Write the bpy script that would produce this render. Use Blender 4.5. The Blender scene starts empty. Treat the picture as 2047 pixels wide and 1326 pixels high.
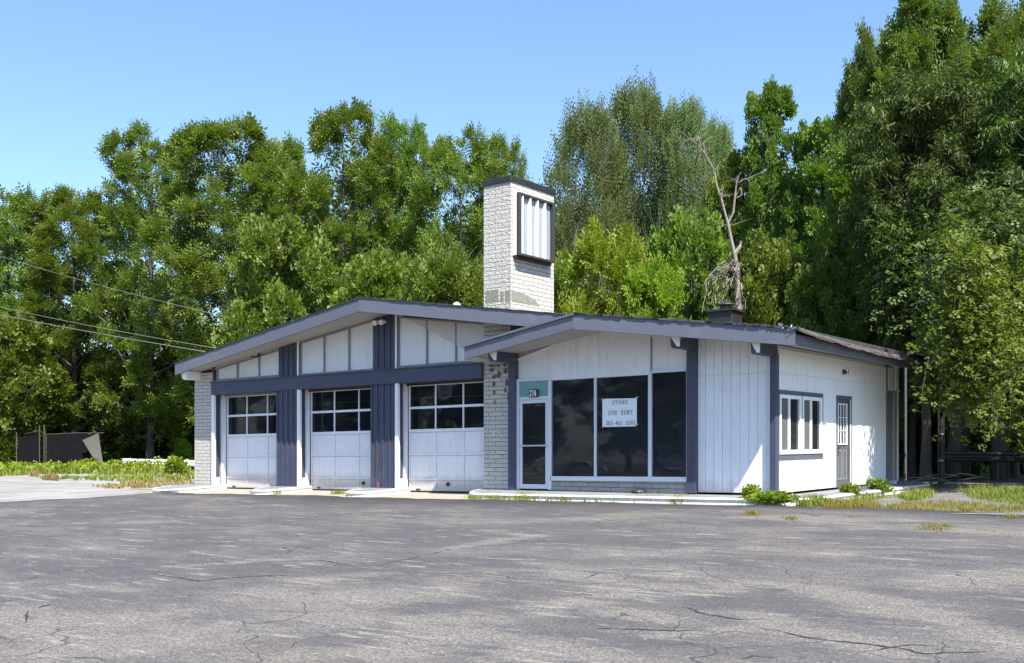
import bpy, math, random
import numpy as np
R = math.radians
sc = bpy.context.scene
# ---------------------------------------------------------------- camera, world, sun, exposure
F_PX, CXP, YH, TILT = 2125.0, 1023.5, 898.4, 0.01236
_n = math.hypot(2883, 2125); CC, SS = 2883/_n, 2125/_n
HC = 0.94
cam_d = bpy.data.cameras.new("camera"); cam = bpy.data.objects.new("camera", cam_d)
sc.collection.objects.link(cam); sc.camera = cam
cam.location = (0, 0, HC); cam.rotation_euler = (R(90), 0, math.atan2(SS, CC))
cam_d.sensor_width = 36; cam_d.lens = 36*F_PX/2047; cam_d.shift_y = (YH-663)/2047
cam_d.clip_end = 3000; cam_d.clip_start = 0.05
SUN_A, SUN_E = 28.5, 55.7
w = bpy.data.worlds.new("World"); sc.world = w; w.use_nodes = True
nt = w.node_tree; bg = nt.nodes["Background"]
sky = nt.nodes.new("ShaderNodeTexSky"); sky.sky_type = 'NISHITA'; sky.sun_disc = False
sky.sun_elevation = R(SUN_E); sky.sun_rotation = R(90+SUN_A); sky.air_density = 1.0; sky.dust_density = 0.7; sky.ozone_density = 6.0
nt.links.new(sky.outputs[0], bg.inputs[0]); bg.inputs[1].default_value = 0.118
sd = bpy.data.lights.new("sun", 'SUN'); so = bpy.data.objects.new("sun", sd); sc.collection.objects.link(so)
sd.energy = 5.0; sd.angle = R(0.5); sd.color = (1.0, 0.955, 0.88)
so.rotation_euler = (R(90-SUN_E), 0, R(90-SUN_A))
so.location = (10, -10, 40)
sc.view_settings.view_transform = 'Standard'; sc.view_settings.look = 'None'
sc.view_settings.exposure = 1.25; sc.view_settings.gamma = 1.0
sc.cycles.max_bounces = 6; sc.cycles.transparent_max_bounces = 8

# ---------------------------------------------------------------- helpers
def shear(X, Y): return TILT*(CC*X + SS*Y)         # the lot and all on it rise gently to the right
def ray(u):
    r = (u-CXP)/F_PX; return CC*r-SS, SS*r+CC
def gz(X, Y): return -0.2 - 0.025*min(30.0, max(0.0, 19.1-Y))
def G(u, v):                                        # point of the ground seen at a pixel of the 2047 px photo
    a, b = ray(u); yh = YH-TILT*(u-CXP); lo, hi = 1.0, 400.0
    for _ in range(50):
        d = (lo+hi)/2; z = HC + (yh-v)*d/F_PX
        if z > gz(a*d, b*d): lo = d
        else: hi = d
    return a*lo, b*lo
def UD(u, d):
    r = (u-CXP)/F_PX; return (CC*r-SS)*d, (SS*r+CC)*d
def ZV(u, v, d): return HC + (YH-TILT*(u-CXP)-v)*d/F_PX
rng = np.random.default_rng(7); random.seed(5)

def tag(o, label=None, cat=None, group=None, kind=None):
    if label: o["label"] = label
    if cat: o["category"] = cat
    if group: o["group"] = group
    if kind: o["kind"] = kind
    return o
def thing(name, label, cat, loc, group=None, rz=0.0):
    o = bpy.data.objects.new(name, None); sc.collection.objects.link(o)
    o.location = (loc[0], loc[1], loc[2]+shear(loc[0], loc[1])); o.rotation_euler = (0, 0, rz)
    o.empty_display_size = 0.2
    return tag(o, label, cat, group)
def root_loc(o):
    while o.parent: o = o.parent
    return np.array(o.location)
def raw_mesh(name, V, Fq, mats, mi=None, smooth=False):
    me = bpy.data.meshes.new(name)
    V = np.asarray(V, dtype=np.float32); nv = len(V)
    me.vertices.add(nv); me.vertices.foreach_set("co", V.ravel())
    sizes = np.array([len(f) for f in Fq], dtype=np.int32) if not isinstance(Fq, np.ndarray) else np.full(len(Fq), Fq.shape[1], dtype=np.int32)
    idx = np.concatenate([np.asarray(f, dtype=np.int32) for f in Fq]) if not isinstance(Fq, np.ndarray) else Fq.astype(np.int32).ravel()
    me.loops.add(len(idx)); me.loops.foreach_set("vertex_index", idx)
    me.polygons.add(len(sizes)); st = np.concatenate([[0], np.cumsum(sizes)[:-1]]).astype(np.int32)
    me.polygons.foreach_set("loop_start", st)
    try: me.polygons.foreach_set("loop_total", sizes)
    except Exception: pass
    for m in mats: me.materials.append(m)
    if mi is not None: me.polygons.foreach_set("material_index", np.asarray(mi, dtype=np.int32))
    me.polygons.foreach_set("use_smooth", np.full(len(sizes), bool(smooth)))
    me.update(calc_edges=True); me.validate()
    return me
class MB:
    def __init__(s): s.V = []; s.F = []; s.M = []; s.m = 0
    def add(s, vs, fs):
        o = len(s.V); s.V += [tuple(v) for v in vs]
        for f in fs: s.F.append([o+i for i in f]); s.M.append(s.m)
        return s
    def box(s, x0, x1, y0, y1, z0, z1):
        vs = [(x, y, z) for z in (z0, z1) for y in (y0, y1) for x in (x0, x1)]
        return s.add(vs, [(0,2,3,1),(4,5,7,6),(0,1,5,4),(1,3,7,5),(3,2,6,7),(2,0,4,6)])
    def quad(s, a, b, c, d): return s.add([a, b, c, d], [(0,1,2,3)])
    def prism_y(s, poly, y0, y1):       # poly in (x,z), counter-clockwise seen from -Y
        n = len(poly); vs = [(x, y0, z) for x, z in poly]+[(x, y1, z) for x, z in poly]
        return s.add(vs, [tuple(range(n)), tuple(range(2*n-1, n-1, -1))]+[(i, i+n, (i+1) % n+n, (i+1) % n) for i in range(n)])
    def prism_x(s, poly, x0, x1):       # poly in (y,z)
        n = len(poly); vs = [(x0, y, z) for y, z in poly]+[(x1, y, z) for y, z in poly]
        return s.add(vs, [tuple(range(n-1, -1, -1)), tuple(range(n, 2*n))]+[((i+1) % n, (i+1) % n+n, i+n, i) for i in range(n)])
    def prism_z(s, poly, z0, z1):       # poly in (x,y) ; z may be functions
        n = len(poly); f0 = z0 if callable(z0) else (lambda x, y: z0); f1 = z1 if callable(z1) else (lambda x, y: z1)
        vs = [(x, y, f0(x, y)) for x, y in poly]+[(x, y, f1(x, y)) for x, y in poly]
        return s.add(vs, [tuple(range(n-1, -1, -1)), tuple(range(n, 2*n))]+[(i, (i+1) % n, (i+1) % n+n, i+n) for i in range(n)])
    def tube(s, pts, rad, n=6, cap=True):
        P = [np.array(p, float) for p in pts]; o = len(s.V); up = np.array([0, 0, 1.0])
        if not hasattr(rad, '__len__'): rad = [rad]*len(P)
        for i, p in enumerate(P):
            t = P[min(i+1, len(P)-1)]-P[max(i-1, 0)]; t /= (np.linalg.norm(t)+1e-9)
            ref = up if abs(t[2]) < 0.95 else np.array([1.0, 0, 0])
            a = np.cross(t, ref); a /= np.linalg.norm(a); b = np.cross(t, a)
            for k in range(n):
                th = 2*math.pi*k/n; s.V.append(tuple(p+rad[i]*(math.cos(th)*a+math.sin(th)*b)))
        for i in range(len(P)-1):
            for k in range(n):
                s.F.append([o+i*n+k, o+i*n+(k+1) % n, o+(i+1)*n+(k+1) % n, o+(i+1)*n+k]); s.M.append(s.m)
        if cap:
            s.F.append([o+k for k in range(n)]); s.M.append(s.m)
            s.F.append([o+(len(P)-1)*n+k for k in range(n-1, -1, -1)]); s.M.append(s.m)
        return s
    def build(s, name, mats, parent=None, bevel=0.0, smooth=False, local=False, recalc=True):
        if not isinstance(mats, (list, tuple)): mats = [mats]
        V = np.array(s.V, dtype=float).reshape(-1, 3)
        if not local:
            V[:, 2] += TILT*(CC*V[:, 0]+SS*V[:, 1])
            if parent is not None: V -= root_loc(parent)
        me = raw_mesh(name, V, s.F, mats, s.M, smooth)
        if recalc:
            import bmesh
            bm = bmesh.new(); bm.from_mesh(me); bmesh.ops.recalc_face_normals(bm, faces=bm.faces); bm.to_mesh(me); bm.free()
        ob = bpy.data.objects.new(name, me); sc.collection.objects.link(ob)
        if parent is not None: ob.parent = parent
        if bevel:
            b = ob.modifiers.new("bevel", 'BEVEL'); b.width = bevel; b.segments = 1; b.limit_method = 'ANGLE'
        return ob

# ---------------------------------------------------------------- materials
def newmat(name):
    m = bpy.data.materials.new(name); m.use_nodes = True
    return m, m.node_tree.nodes, m.node_tree.links, m.node_tree.nodes["Principled BSDF"]
def N(ns, t, **k):
    n = ns.new(t)
    for a, b in k.items(): setattr(n, a, b)
    return n
def noise(ns, ls, vec, scale, detail=4, rough=0.55):
    n = N(ns, "ShaderNodeTexNoise"); n.inputs["Scale"].default_value = scale; n.inputs["Detail"].default_value = detail
    n.inputs["Roughness"].default_value = rough
    if vec is not None: ls.new(vec, n.inputs["Vector"])
    return n.outputs["Fac"]
def ramp(ns, ls, fac, a, b, c0=(0,0,0,1), c1=(1,1,1,1)):
    r = N(ns, "ShaderNodeValToRGB"); r.color_ramp.elements[0].position = a; r.color_ramp.elements[1].position = b
    r.color_ramp.elements[0].color = c0; r.color_ramp.elements[1].color = c1
    ls.new(fac, r.inputs[0]); return r.outputs[0]
def mix(ns, ls, fac, a, b, mode='MIX'):
    m = N(ns, "ShaderNodeMix", data_type='RGBA', blend_type=mode)
    if isinstance(fac, (int, float)): m.inputs[0].default_value = fac
    else: ls.new(fac, m.inputs[0])
    for i, x in ((6, a), (7, b)):
        if isinstance(x, (tuple, list)): m.inputs[i].default_value = (*x[:3], 1)
        else: ls.new(x, m.inputs[i])
    return m.outputs[2]
def math_(ns, ls, op, a, b=None, clamp=False):
    m = N(ns, "ShaderNodeMath", operation=op, use_clamp=clamp)
    for i, x in enumerate((a, b)):
        if x is None: continue
        if isinstance(x, (int, float)): m.inputs[i].default_value = x
        else: ls.new(x, m.inputs[i])
    return m.outputs[0]
def bump(ns, ls, h, strength, dist, bsdf):
    b = N(ns, "ShaderNodeBump"); b.inputs["Strength"].default_value = strength; b.inputs["Distance"].default_value = dist
    ls.new(h, b.inputs["Height"]); ls.new(b.outputs[0], bsdf.inputs["Normal"]); return b
def coords(ns): return N(ns, "ShaderNodeTexCoord").outputs["Object"]
def stretch(ns, ls, v, sc_, rot=0.0):
    mp = N(ns, "ShaderNodeMapping"); mp.inputs["Scale"].default_value = sc_; mp.inputs["Rotation"].default_value = (0, 0, rot); ls.new(v, mp.inputs[0]); return mp.outputs[0]
def paint(name, col, rough=0.6, dirt=(0.3, 0.27, 0.22), amt=0.25, scale=3.0, grain=(1, 1, 0.15), bmp=0.15, wear=None, streaks=0.0, splash=0.0):
    m, ns, ls, B = newmat(name); v = coords(ns)
    n1 = noise(ns, ls, v, scale, 5, 0.65); n2 = noise(ns, ls, stretch(ns, ls, v, grain), 18, 3)
    f = ramp(ns, ls, n1, 0.52, 0.85)
    f = math_(ns, ls, 'MULTIPLY', f, amt)
    c = mix(ns, ls, f, col, dirt)
    tone = ramp(ns, ls, n2, 0.25, 0.75, (0.95, 0.95, 0.95, 1), (1.03, 1.03, 1.03, 1))
    c = mix(ns, ls, 1.0, c, tone, 'MULTIPLY')
    if streaks:
        ns_ = noise(ns, ls, stretch(ns, ls, v, (5, 5, 0.35)), 1.6, 5, 0.6); nm_ = noise(ns, ls, v, 0.7, 3)
        c = mix(ns, ls, math_(ns, ls, 'MULTIPLY', math_(ns, ls, 'MULTIPLY', ramp(ns, ls, ns_, 0.52, 0.70), ramp(ns, ls, nm_, 0.42, 0.62)), streaks), c, (0.34, 0.32, 0.29))
    if splash:
        sz_ = N(ns, "ShaderNodeSeparateXYZ"); ls.new(v, sz_.inputs[0])
        hz = math_(ns, ls, 'SUBTRACT', math_(ns, ls, 'ADD', 0.16, math_(ns, ls, 'MULTIPLY', noise(ns, ls, v, 4, 4), 0.30)), sz_.outputs[2])
        c = mix(ns, ls, math_(ns, ls, 'MULTIPLY', ramp(ns, ls, hz, -0.05, 0.28), splash), c, (0.33, 0.28, 0.22))
    if wear:
        n3 = noise(ns, ls, stretch(ns, ls, v, (1.0, 1.0, 3.0)), 7, 6, 0.7)
        c = mix(ns, ls, ramp(ns, ls, n3, wear[1], wear[1]+0.02), c, wear[0])
    ls.new(c, B.inputs["Base Color"]); B.inputs["Roughness"].default_value = rough
    bump(ns, ls, n2, bmp*0.35, 0.003 if bmp < 0.45 else 0.02, B)
    return m
SLATE = (0.112, 0.118, 0.150)
M = {}
M['slate'] = paint("slate_paint", SLATE, 0.55, (0.16, 0.165, 0.18), 0.7, 1.2, (0.25, 1, 1), 0.2, wear=((0.35, 0.35, 0.36), 0.715))
M['navy'] = paint("navy_paint", (0.050, 0.056, 0.092), 0.5, (0.14, 0.14, 0.17), 0.4, 2.0, (1, 1, 0.1), 0.1, wear=((0.3, 0.28, 0.27), 0.75))
M['white'] = paint("white_paint", (0.78, 0.785, 0.80), 0.55, (0.5, 0.45, 0.38), 0.22, 2.5, streaks=0.22, splash=0.55)
M['white_old'] = paint("aged_white_paint", (0.56, 0.55, 0.52), 0.6, (0.40, 0.34, 0.27), 0.5, 2.5, (0.2, 1, 1), 0.25, wear=((0.25, 0.22, 0.19), 0.72))
M['door_white'] = paint("door_white", (0.76, 0.77, 0.80), 0.45, (0.45, 0.36, 0.28), 0.22, 1.7, (1, 1, 0.3), 0.05, wear=((0.30, 0.24, 0.20), 0.73), streaks=0.28, splash=0.6)
M['panel'] = paint("white_panel", (0.75, 0.75, 0.75), 0.6, (0.5, 0.47, 0.42), 0.3, 1.4, (1, 1, 0.1), 0.1, streaks=0.25)
M['soffit'] = paint("soffit_paint", (0.42, 0.395, 0.36), 0.7, (0.3, 0.25, 0.19), 0.6, 2.0, (0.2, 1, 1), 0.3, wear=((0.15, 0.13, 0.11), 0.72))
M['alu'] = paint("aluminium_frame", (0.62, 0.65, 0.70), 0.35, (0.4, 0.38, 0.35), 0.2, 4)
M['greytrim'] = paint("grey_trim", (0.25, 0.245, 0.24), 0.6, (0.15, 0.13, 0.11), 0.5, 3)
M['whitetrim'] = paint("white_vinyl", (0.84, 0.84, 0.84), 0.35, (0.6, 0.57, 0.5), 0.1, 3)
M['greydoor'] = paint("grey_door_paint", (0.10, 0.102, 0.118), 0.45, (0.25, 0.24, 0.24), 0.3, 3)
M['black'] = paint("black_metal", (0.02, 0.02, 0.022), 0.5, (0.08, 0.07, 0.07), 0.4, 5)
M['darkbrown'] = paint("dark_brown_metal", (0.045, 0.037, 0.035), 0.5, (0.1, 0.08, 0.07), 0.4, 5)
M['tar'] = paint("tar_roof_edge", (0.03, 0.03, 0.034), 0.8, (0.12, 0.11, 0.10), 0.6, 6, (1, 1, 1), 0.5, wear=((0.4, 0.39, 0.38), 0.70))
M['rust'] = paint("rust", (0.25, 0.09, 0.05), 0.8, (0.1, 0.05, 0.03), 0.6, 8)
M['galv'] = paint("galvanised", (0.48, 0.49, 0.50), 0.4, (0.3, 0.28, 0.25), 0.4, 4)
M['silver'] = paint("sign_face", (0.25, 0.29, 0.33), 0.35, (0.35, 0.36, 0.38), 0.3, 3, (1, 1, 0.1), 0.02)
M['white_tin'] = paint("white_sheet_metal", (0.82, 0.82, 0.80), 0.4, (0.45, 0.4, 0.32), 0.25, 6)
M['red'] = paint("faded_red_stain", (0.12, 0.055, 0.055), 0.7, (0.13, 0.12, 0.16), 0.9, 9)
M['teal'] = paint("pale_teal_board", (0.16, 0.33, 0.30), 0.35, (0.22, 0.36, 0.34), 0.4, 3)
M['paper'] = paint("paper_sign", (0.78, 0.82, 0.84), 0.5, (0.66, 0.68, 0.68), 0.3, 4)
M['ink'] = newmat("black_ink")[0]; M['ink'].node_tree.nodes["Principled BSDF"].inputs["Base Color"].default_value = (0.012, 0.012, 0.012, 1)
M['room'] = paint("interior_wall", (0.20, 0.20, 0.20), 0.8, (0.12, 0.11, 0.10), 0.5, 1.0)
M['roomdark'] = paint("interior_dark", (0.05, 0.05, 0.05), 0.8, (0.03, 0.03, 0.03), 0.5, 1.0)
M['greyboard'] = paint("grey_board", (0.13, 0.125, 0.12), 0.6, (0.08, 0.07, 0.07), 0.5, 2)
M['digits'] = M['whitetrim']; M['seam'] = paint("door_seam", (0.33, 0.34, 0.38), 0.7, (0.25, 0.2, 0.16), 0.6, 3)

def glass(name, tint, glossmul=1.0, wav=0.012, ior=1.5, dust_haze=0.03):
    wav = wav*0.12
    m, ns, ls, B = newmat(name); ns.remove(B); out = ns["Material Output"]
    t = N(ns, "ShaderNodeBsdfTransparent"); t.inputs[0].default_value = (*tint, 1)
    g = N(ns, "ShaderNodeBsdfGlossy"); g.inputs["Roughness"].default_value = 0.02
    fr = N(ns, "ShaderNodeFresnel"); fr.inputs[0].default_value = ior
    v = coords(ns); b = N(ns, "ShaderNodeBump"); b.inputs["Strength"].default_value = 1.0; b.inputs["Distance"].default_value = wav
    ls.new(noise(ns, ls, v, 1.6, 1), b.inputs["Height"]); ls.new(b.outputs[0], g.inputs["Normal"])
    mx = N(ns, "ShaderNodeMixShader"); ls.new(math_(ns, ls, 'MULTIPLY', fr.outputs[0], glossmul, True), mx.inputs[0])
    ls.new(t.outputs[0], mx.inputs[1]); ls.new(g.outputs[0], mx.inputs[2]); df = N(ns, "ShaderNodeBsdfDiffuse"); df.inputs[0].default_value = (0.45, 0.5, 0.6, 1); m2 = N(ns, "ShaderNodeMixShader"); ls.new(math_(ns, ls, 'MULTIPLY', noise(ns, ls, v, 2.5, 5), dust_haze*2), m2.inputs[0]); ls.new(mx.outputs[0], m2.inputs[1]); ls.new(df.outputs[0], m2.inputs[2]); ls.new(m2.outputs[0], out.inputs[0])  # bluish dust haze mixed into the glass to lift its black tone
    return m
M['glass'] = glass("window_glass", (0.42, 0.43, 0.47), 0.85, 0.012, dust_haze=0.035)
M['glass_grimy'] = glass("grimy_glass", (0.25, 0.25, 0.28), 0.7, 0.03, dust_haze=0.022)
M['screen'] = paint("insect_screen", (0.10, 0.095, 0.09), 0.8, (0.07, 0.07, 0.07), 0.3, 3)

def block_mat(name, rough_amt, col=(0.53, 0.505, 0.45)):
    m, ns, ls, B = newmat(name); v = coords(ns)
    g = N(ns, "ShaderNodeNewGeometry"); sx = N(ns, "ShaderNodeSeparateXYZ"); ls.new(g.outputs["Normal"], sx.inputs[0])
    ax = math_(ns, ls, 'GREATER_THAN', math_(ns, ls, 'ABSOLUTE', sx.outputs[0]), 0.6)
    p = N(ns, "ShaderNodeSeparateXYZ"); ls.new(v, p.inputs[0])
    h = N(ns, "ShaderNodeMix", data_type='FLOAT'); ls.new(ax, h.inputs[0]); ls.new(p.outputs[0], h.inputs[2]); ls.new(p.outputs[1], h.inputs[3])
    cb = N(ns, "ShaderNodeCombineXYZ"); ls.new(h.outputs[0], cb.inputs[0]); ls.new(p.outputs[2], cb.inputs[1])
    br = N(ns, "ShaderNodeTexBrick"); ls.new(cb.outputs[0], br.inputs["Vector"])
    br.inputs["Scale"].default_value = 1.0; br.inputs["Brick Width"].default_value = 0.40; br.inputs["Row Height"].default_value = 0.1015
    br.inputs["Mortar Size"].default_value = 0.006; br.inputs["Mortar Smooth"].default_value = 0.3; br.offset = 0.5
    br.inputs["Color1"].default_value = (1, 1, 1, 1); br.inputs["Color2"].default_value = (0.93, 0.93, 0.94, 1); br.inputs["Mortar"].default_value = (0.30, 0.28, 0.26, 1)
    n1 = noise(ns, ls, v, 22, 3, 0.6); n2 = noise(ns, ls, v, 1.5, 4)
    pit = ramp(ns, ls, n1, 0.36, 0.43, (0.5, 0.5, 0.5, 1), (1, 1, 1, 1))
    c = mix(ns, ls, 1.0, col, br.outputs["Color"], 'MULTIPLY')
    c = mix(ns, ls, rough_amt, c, pit, 'MULTIPLY')
    c = mix(ns, ls, math_(ns, ls, 'MULTIPLY', ramp(ns, ls, n2, 0.55, 0.8), 0.3), c, (0.42, 0.36, 0.27))
    ls.new(c, B.inputs["Base Color"]); B.inputs["Roughness"].default_value = 0.85
    hh = math_(ns, ls, 'SUBTRACT', math_(ns, ls, 'MULTIPLY', n1, rough_amt*0.8), math_(ns, ls, 'MULTIPLY', br.outputs["Fac"], 0.6))
    bump(ns, ls, hh, 0.85, 0.05, B)
    return m
M['block'] = block_mat("painted_split_block", 0.75)
M['block_smooth'] = block_mat("painted_smooth_block", 0.15, (0.45, 0.43, 0.39))
M['block_grey'] = block_mat("grey_block", 0.3, (0.30, 0.295, 0.285))

def concrete(name, col, dark, scale=2.0):
    m, ns, ls, B = newmat(name); v = coords(ns)
    n1 = noise(ns, ls, v, scale, 6, 0.65); n2 = noise(ns, ls, v, 45, 2)
    c = mix(ns, ls, ramp(ns, ls, n1, 0.4, 0.7), col, dark)
    c = mix(ns, ls, 1.0, c, ramp(ns, ls, n2, 0.3, 0.7, (0.85, 0.85, 0.85, 1), (1.08, 1.08, 1.08, 1)), 'MULTIPLY')
    ls.new(c, B.inputs["Base Color"]); B.inputs["Roughness"].default_value = 0.9
    bump(ns, ls, n2, 0.3, 0.01, B); return m
M['walk'] = concrete("grey_walkway_paint", (0.20, 0.202, 0.21), (0.15, 0.152, 0.155))
M['kerb'] = concrete("white_kerb_paint", (0.62, 0.62, 0.61), (0.42, 0.40, 0.37), 4)
M['apron'] = concrete("tan_concrete", (0.32, 0.28, 0.225), (0.24, 0.21, 0.17), 3)

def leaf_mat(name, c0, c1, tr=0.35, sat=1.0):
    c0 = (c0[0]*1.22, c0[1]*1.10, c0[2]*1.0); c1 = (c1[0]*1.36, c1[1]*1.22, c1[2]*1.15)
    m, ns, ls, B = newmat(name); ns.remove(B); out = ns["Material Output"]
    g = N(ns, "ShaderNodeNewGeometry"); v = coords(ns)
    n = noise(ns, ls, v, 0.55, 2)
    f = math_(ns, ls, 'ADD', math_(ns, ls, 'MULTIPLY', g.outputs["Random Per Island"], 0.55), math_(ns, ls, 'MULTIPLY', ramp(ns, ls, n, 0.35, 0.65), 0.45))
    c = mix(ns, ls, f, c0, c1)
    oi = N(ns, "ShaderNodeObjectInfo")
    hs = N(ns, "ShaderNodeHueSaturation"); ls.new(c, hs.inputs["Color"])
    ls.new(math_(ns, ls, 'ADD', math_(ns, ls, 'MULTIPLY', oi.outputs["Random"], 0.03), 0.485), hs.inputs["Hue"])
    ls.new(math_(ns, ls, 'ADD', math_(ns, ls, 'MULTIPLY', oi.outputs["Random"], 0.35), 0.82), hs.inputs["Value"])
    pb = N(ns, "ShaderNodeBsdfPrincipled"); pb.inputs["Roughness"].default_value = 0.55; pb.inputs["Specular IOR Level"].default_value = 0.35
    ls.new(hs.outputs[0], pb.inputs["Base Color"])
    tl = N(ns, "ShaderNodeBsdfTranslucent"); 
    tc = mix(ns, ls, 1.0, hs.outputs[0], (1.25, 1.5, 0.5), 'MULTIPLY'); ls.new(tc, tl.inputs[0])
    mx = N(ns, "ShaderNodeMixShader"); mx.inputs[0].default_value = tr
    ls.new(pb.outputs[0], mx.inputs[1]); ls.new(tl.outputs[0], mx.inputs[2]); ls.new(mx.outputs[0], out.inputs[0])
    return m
M['leaf'] = leaf_mat("leaf_mid_green", (0.064, 0.110, 0.015), (0.130, 0.195, 0.028))
M['leaf_fresh'] = leaf_mat("leaf_fresh_green", (0.10, 0.165, 0.014), (0.20, 0.28, 0.022))
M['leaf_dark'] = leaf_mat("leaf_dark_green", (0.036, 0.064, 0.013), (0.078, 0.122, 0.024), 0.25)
M['leaf_grey'] = leaf_mat("leaf_grey_green", (0.062, 0.100, 0.028), (0.120, 0.175, 0.055), 0.3)
M['leaf_maple'] = leaf_mat("leaf_maple_green", (0.060, 0.102, 0.016), (0.118, 0.178, 0.028))
M['bark'] = paint("bark", (0.075, 0.062, 0.052), 0.9, (0.05, 0.04, 0.03), 0.7, 6, (1, 1, 0.2), 0.8)
M['deadwood'] = paint("bleached_deadwood", (0.24, 0.21, 0.185), 0.85, (0.11, 0.095, 0.08), 0.7, 5, (1, 1, 0.2), 0.6)
M['greybark'] = paint("grey_twig_bark", (0.17, 0.155, 0.135), 0.9, (0.09, 0.08, 0.07), 0.6, 6, (1, 1, 0.2), 0.6)
M['grass_green'] = leaf_mat("grass_green", (0.085, 0.135, 0.018), (0.17, 0.20, 0.03), 0.3)
M['grass_gold'] = leaf_mat("grass_gold", (0.17, 0.13, 0.03), (0.13, 0.135, 0.03), 0.3)
M['grass_dry'] = leaf_mat("grass_dry", (0.26, 0.21, 0.09), (0.20, 0.19, 0.06), 0.3)

def asphalt_mat():
    m, ns, ls, B = newmat("worn_asphalt"); v = coords(ns)
    at = N(ns, "ShaderNodeAttribute", attribute_name="wear"); ta = N(ns, "ShaderNodeAttribute", attribute_name="sand"); fr = N(ns, "ShaderNodeAttribute", attribute_name="seal")
    vs = stretch(ns, ls, v, (0.45, 1.0, 1.0), 0.62)
    n1 = noise(ns, ls, vs, 0.9, 8, 0.68); n2 = noise(ns, ls, vs, 7, 6, 0.7); n3 = noise(ns, ls, v, 60, 3, 0.6); n4 = noise(ns, ls, v, 0.35, 3)
    agg = N(ns, "ShaderNodeTexVoronoi"); agg.inputs["Scale"].default_value = 75; ls.new(v, agg.inputs["Vector"])
    sa = N(ns, "ShaderNodeSeparateColor"); ls.new(agg.outputs["Color"], sa.inputs[0])
    # wear amount
    base = math_(ns, ls, 'ADD', math_(ns, ls, 'MULTIPLY', n1, 0.9), math_(ns, ls, 'MULTIPLY', n2, 0.42))
    base = math_(ns, ls, 'ADD', base, math_(ns, ls, 'MULTIPLY', n4, 0.35))
    n5 = noise(ns, ls, vs, 3.2, 8, 0.75)
    wv = math_(ns, ls, 'ADD', math_(ns, ls, 'SUBTRACT', base, 0.80), math_(ns, ls, 'MULTIPLY', at.outputs["Fac"], ramp(ns, ls, n5, 0.36, 0.64, (0.02, 0.02, 0.02, 1), (0.85, 0.85, 0.85, 1))))
    wf = ramp(ns, ls, math_(ns, ls, 'ADD', wv, math_(ns, ls, 'MULTIPLY', math_(ns, ls, 'SUBTRACT', n3, 0.5), 0.30)), -0.10, 0.26)
    dark = mix(ns, ls, ramp(ns, ls, n2, 0.35, 0.7), (0.076, 0.073, 0.076), (0.051, 0.049, 0.051))
    grey = mix(ns, ls, sa.outputs[0], (0.080, 0.073, 0.069), (0.172, 0.156, 0.139))
    c = mix(ns, ls, wf, dark, grey)
    # bleached, sandy places
    gr0 = noise(ns, ls, stretch(ns, ls, v, (0.35, 1.2, 1.0), -0.62), 9, 7, 0.75)
    sv = math_(ns, ls, 'ADD', math_(ns, ls, 'ADD', math_(ns, ls, 'MULTIPLY', n2, 0.9), math_(ns, ls, 'MULTIPLY', gr0, 0.9)), math_(ns, ls, 'MULTIPLY', ta.outputs["Fac"], 0.34))
    sf = ramp(ns, ls, sv, 1.03, 1.16)
    c = mix(ns, ls, math_(ns, ls, 'MULTIPLY', sf, 0.85), c, mix(ns, ls, n3, (0.20, 0.168, 0.125), (0.30, 0.265, 0.22)))
    # short bleached scuffs running across the lot, and coarse aggregate grain
    v6 = stretch(ns, ls, v, (0.22, 1.3, 1.0), -0.62)
    n6 = noise(ns, ls, v6, 5.5, 7, 0.72); n7 = noise(ns, ls, v, 0.8, 4)
    sc6 = ramp(ns, ls, math_(ns, ls, 'ADD', n6, math_(ns, ls, 'MULTIPLY', n7, 0.25)), 0.70, 0.76)
    c = mix(ns, ls, math_(ns, ls, 'MULTIPLY', sc6, 0.65), c, (0.235, 0.215, 0.185))
    n8 = noise(ns, ls, v6, 1.3, 5, 0.6)
    c = mix(ns, ls, math_(ns, ls, 'MULTIPLY', ramp(ns, ls, n8, 0.56, 0.72), 0.35), c, (0.150, 0.118, 0.088))
    gr = noise(ns, ls, v, 30, 5, 0.75)
    c = mix(ns, ls, 1.0, c, ramp(ns, ls, gr, 0.32, 0.68, (0.62, 0.62, 0.62, 1), (1.42, 1.42, 1.42, 1)), 'MULTIPLY')
    # pale chips and loose stones
    chip = math_(ns, ls, 'MULTIPLY', math_(ns, ls, 'GREATER_THAN', sa.outputs[1], 0.94), math_(ns, ls, 'ADD', math_(ns, ls, 'MULTIPLY', wf, 0.75), 0.08))
    c = mix(ns, ls, math_(ns, ls, 'MULTIPLY', chip, 0.75), c, (0.28, 0.27, 0.25))
    pb = N(ns, "ShaderNodeTexVoronoi"); pb.inputs["Scale"].default_value = 16; ls.new(v, pb.inputs["Vector"]); sp = N(ns, "ShaderNodeSeparateColor"); ls.new(pb.outputs["Color"], sp.inputs[0])
    peb = math_(ns, ls, 'MULTIPLY', math_(ns, ls, 'LESS_THAN', pb.outputs["Distance"], 0.16), math_(ns, ls, 'GREATER_THAN', sp.outputs[0], 0.985))
    c = mix(ns, ls, math_(ns, ls, 'MULTIPLY', peb, 0.8), c, (0.42, 0.40, 0.38))
    # fine crack net in the worn part
    ck = N(ns, "ShaderNodeTexVoronoi", feature='DISTANCE_TO_EDGE'); ck.inputs["Scale"].default_value = 0.75
    wob = N(ns, "ShaderNodeVectorMath", operation='ADD'); nz = N(ns, "ShaderNodeTexNoise"); nz.inputs["Scale"].default_value = 1.1; nz.inputs["Detail"].default_value = 2.5
    ls.new(v, nz.inputs["Vector"]); ls.new(v, wob.inputs[0]); ls.new(nz.outputs["Color"], wob.inputs[1]); ls.new(wob.outputs[0], ck.inputs["Vector"])
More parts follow.
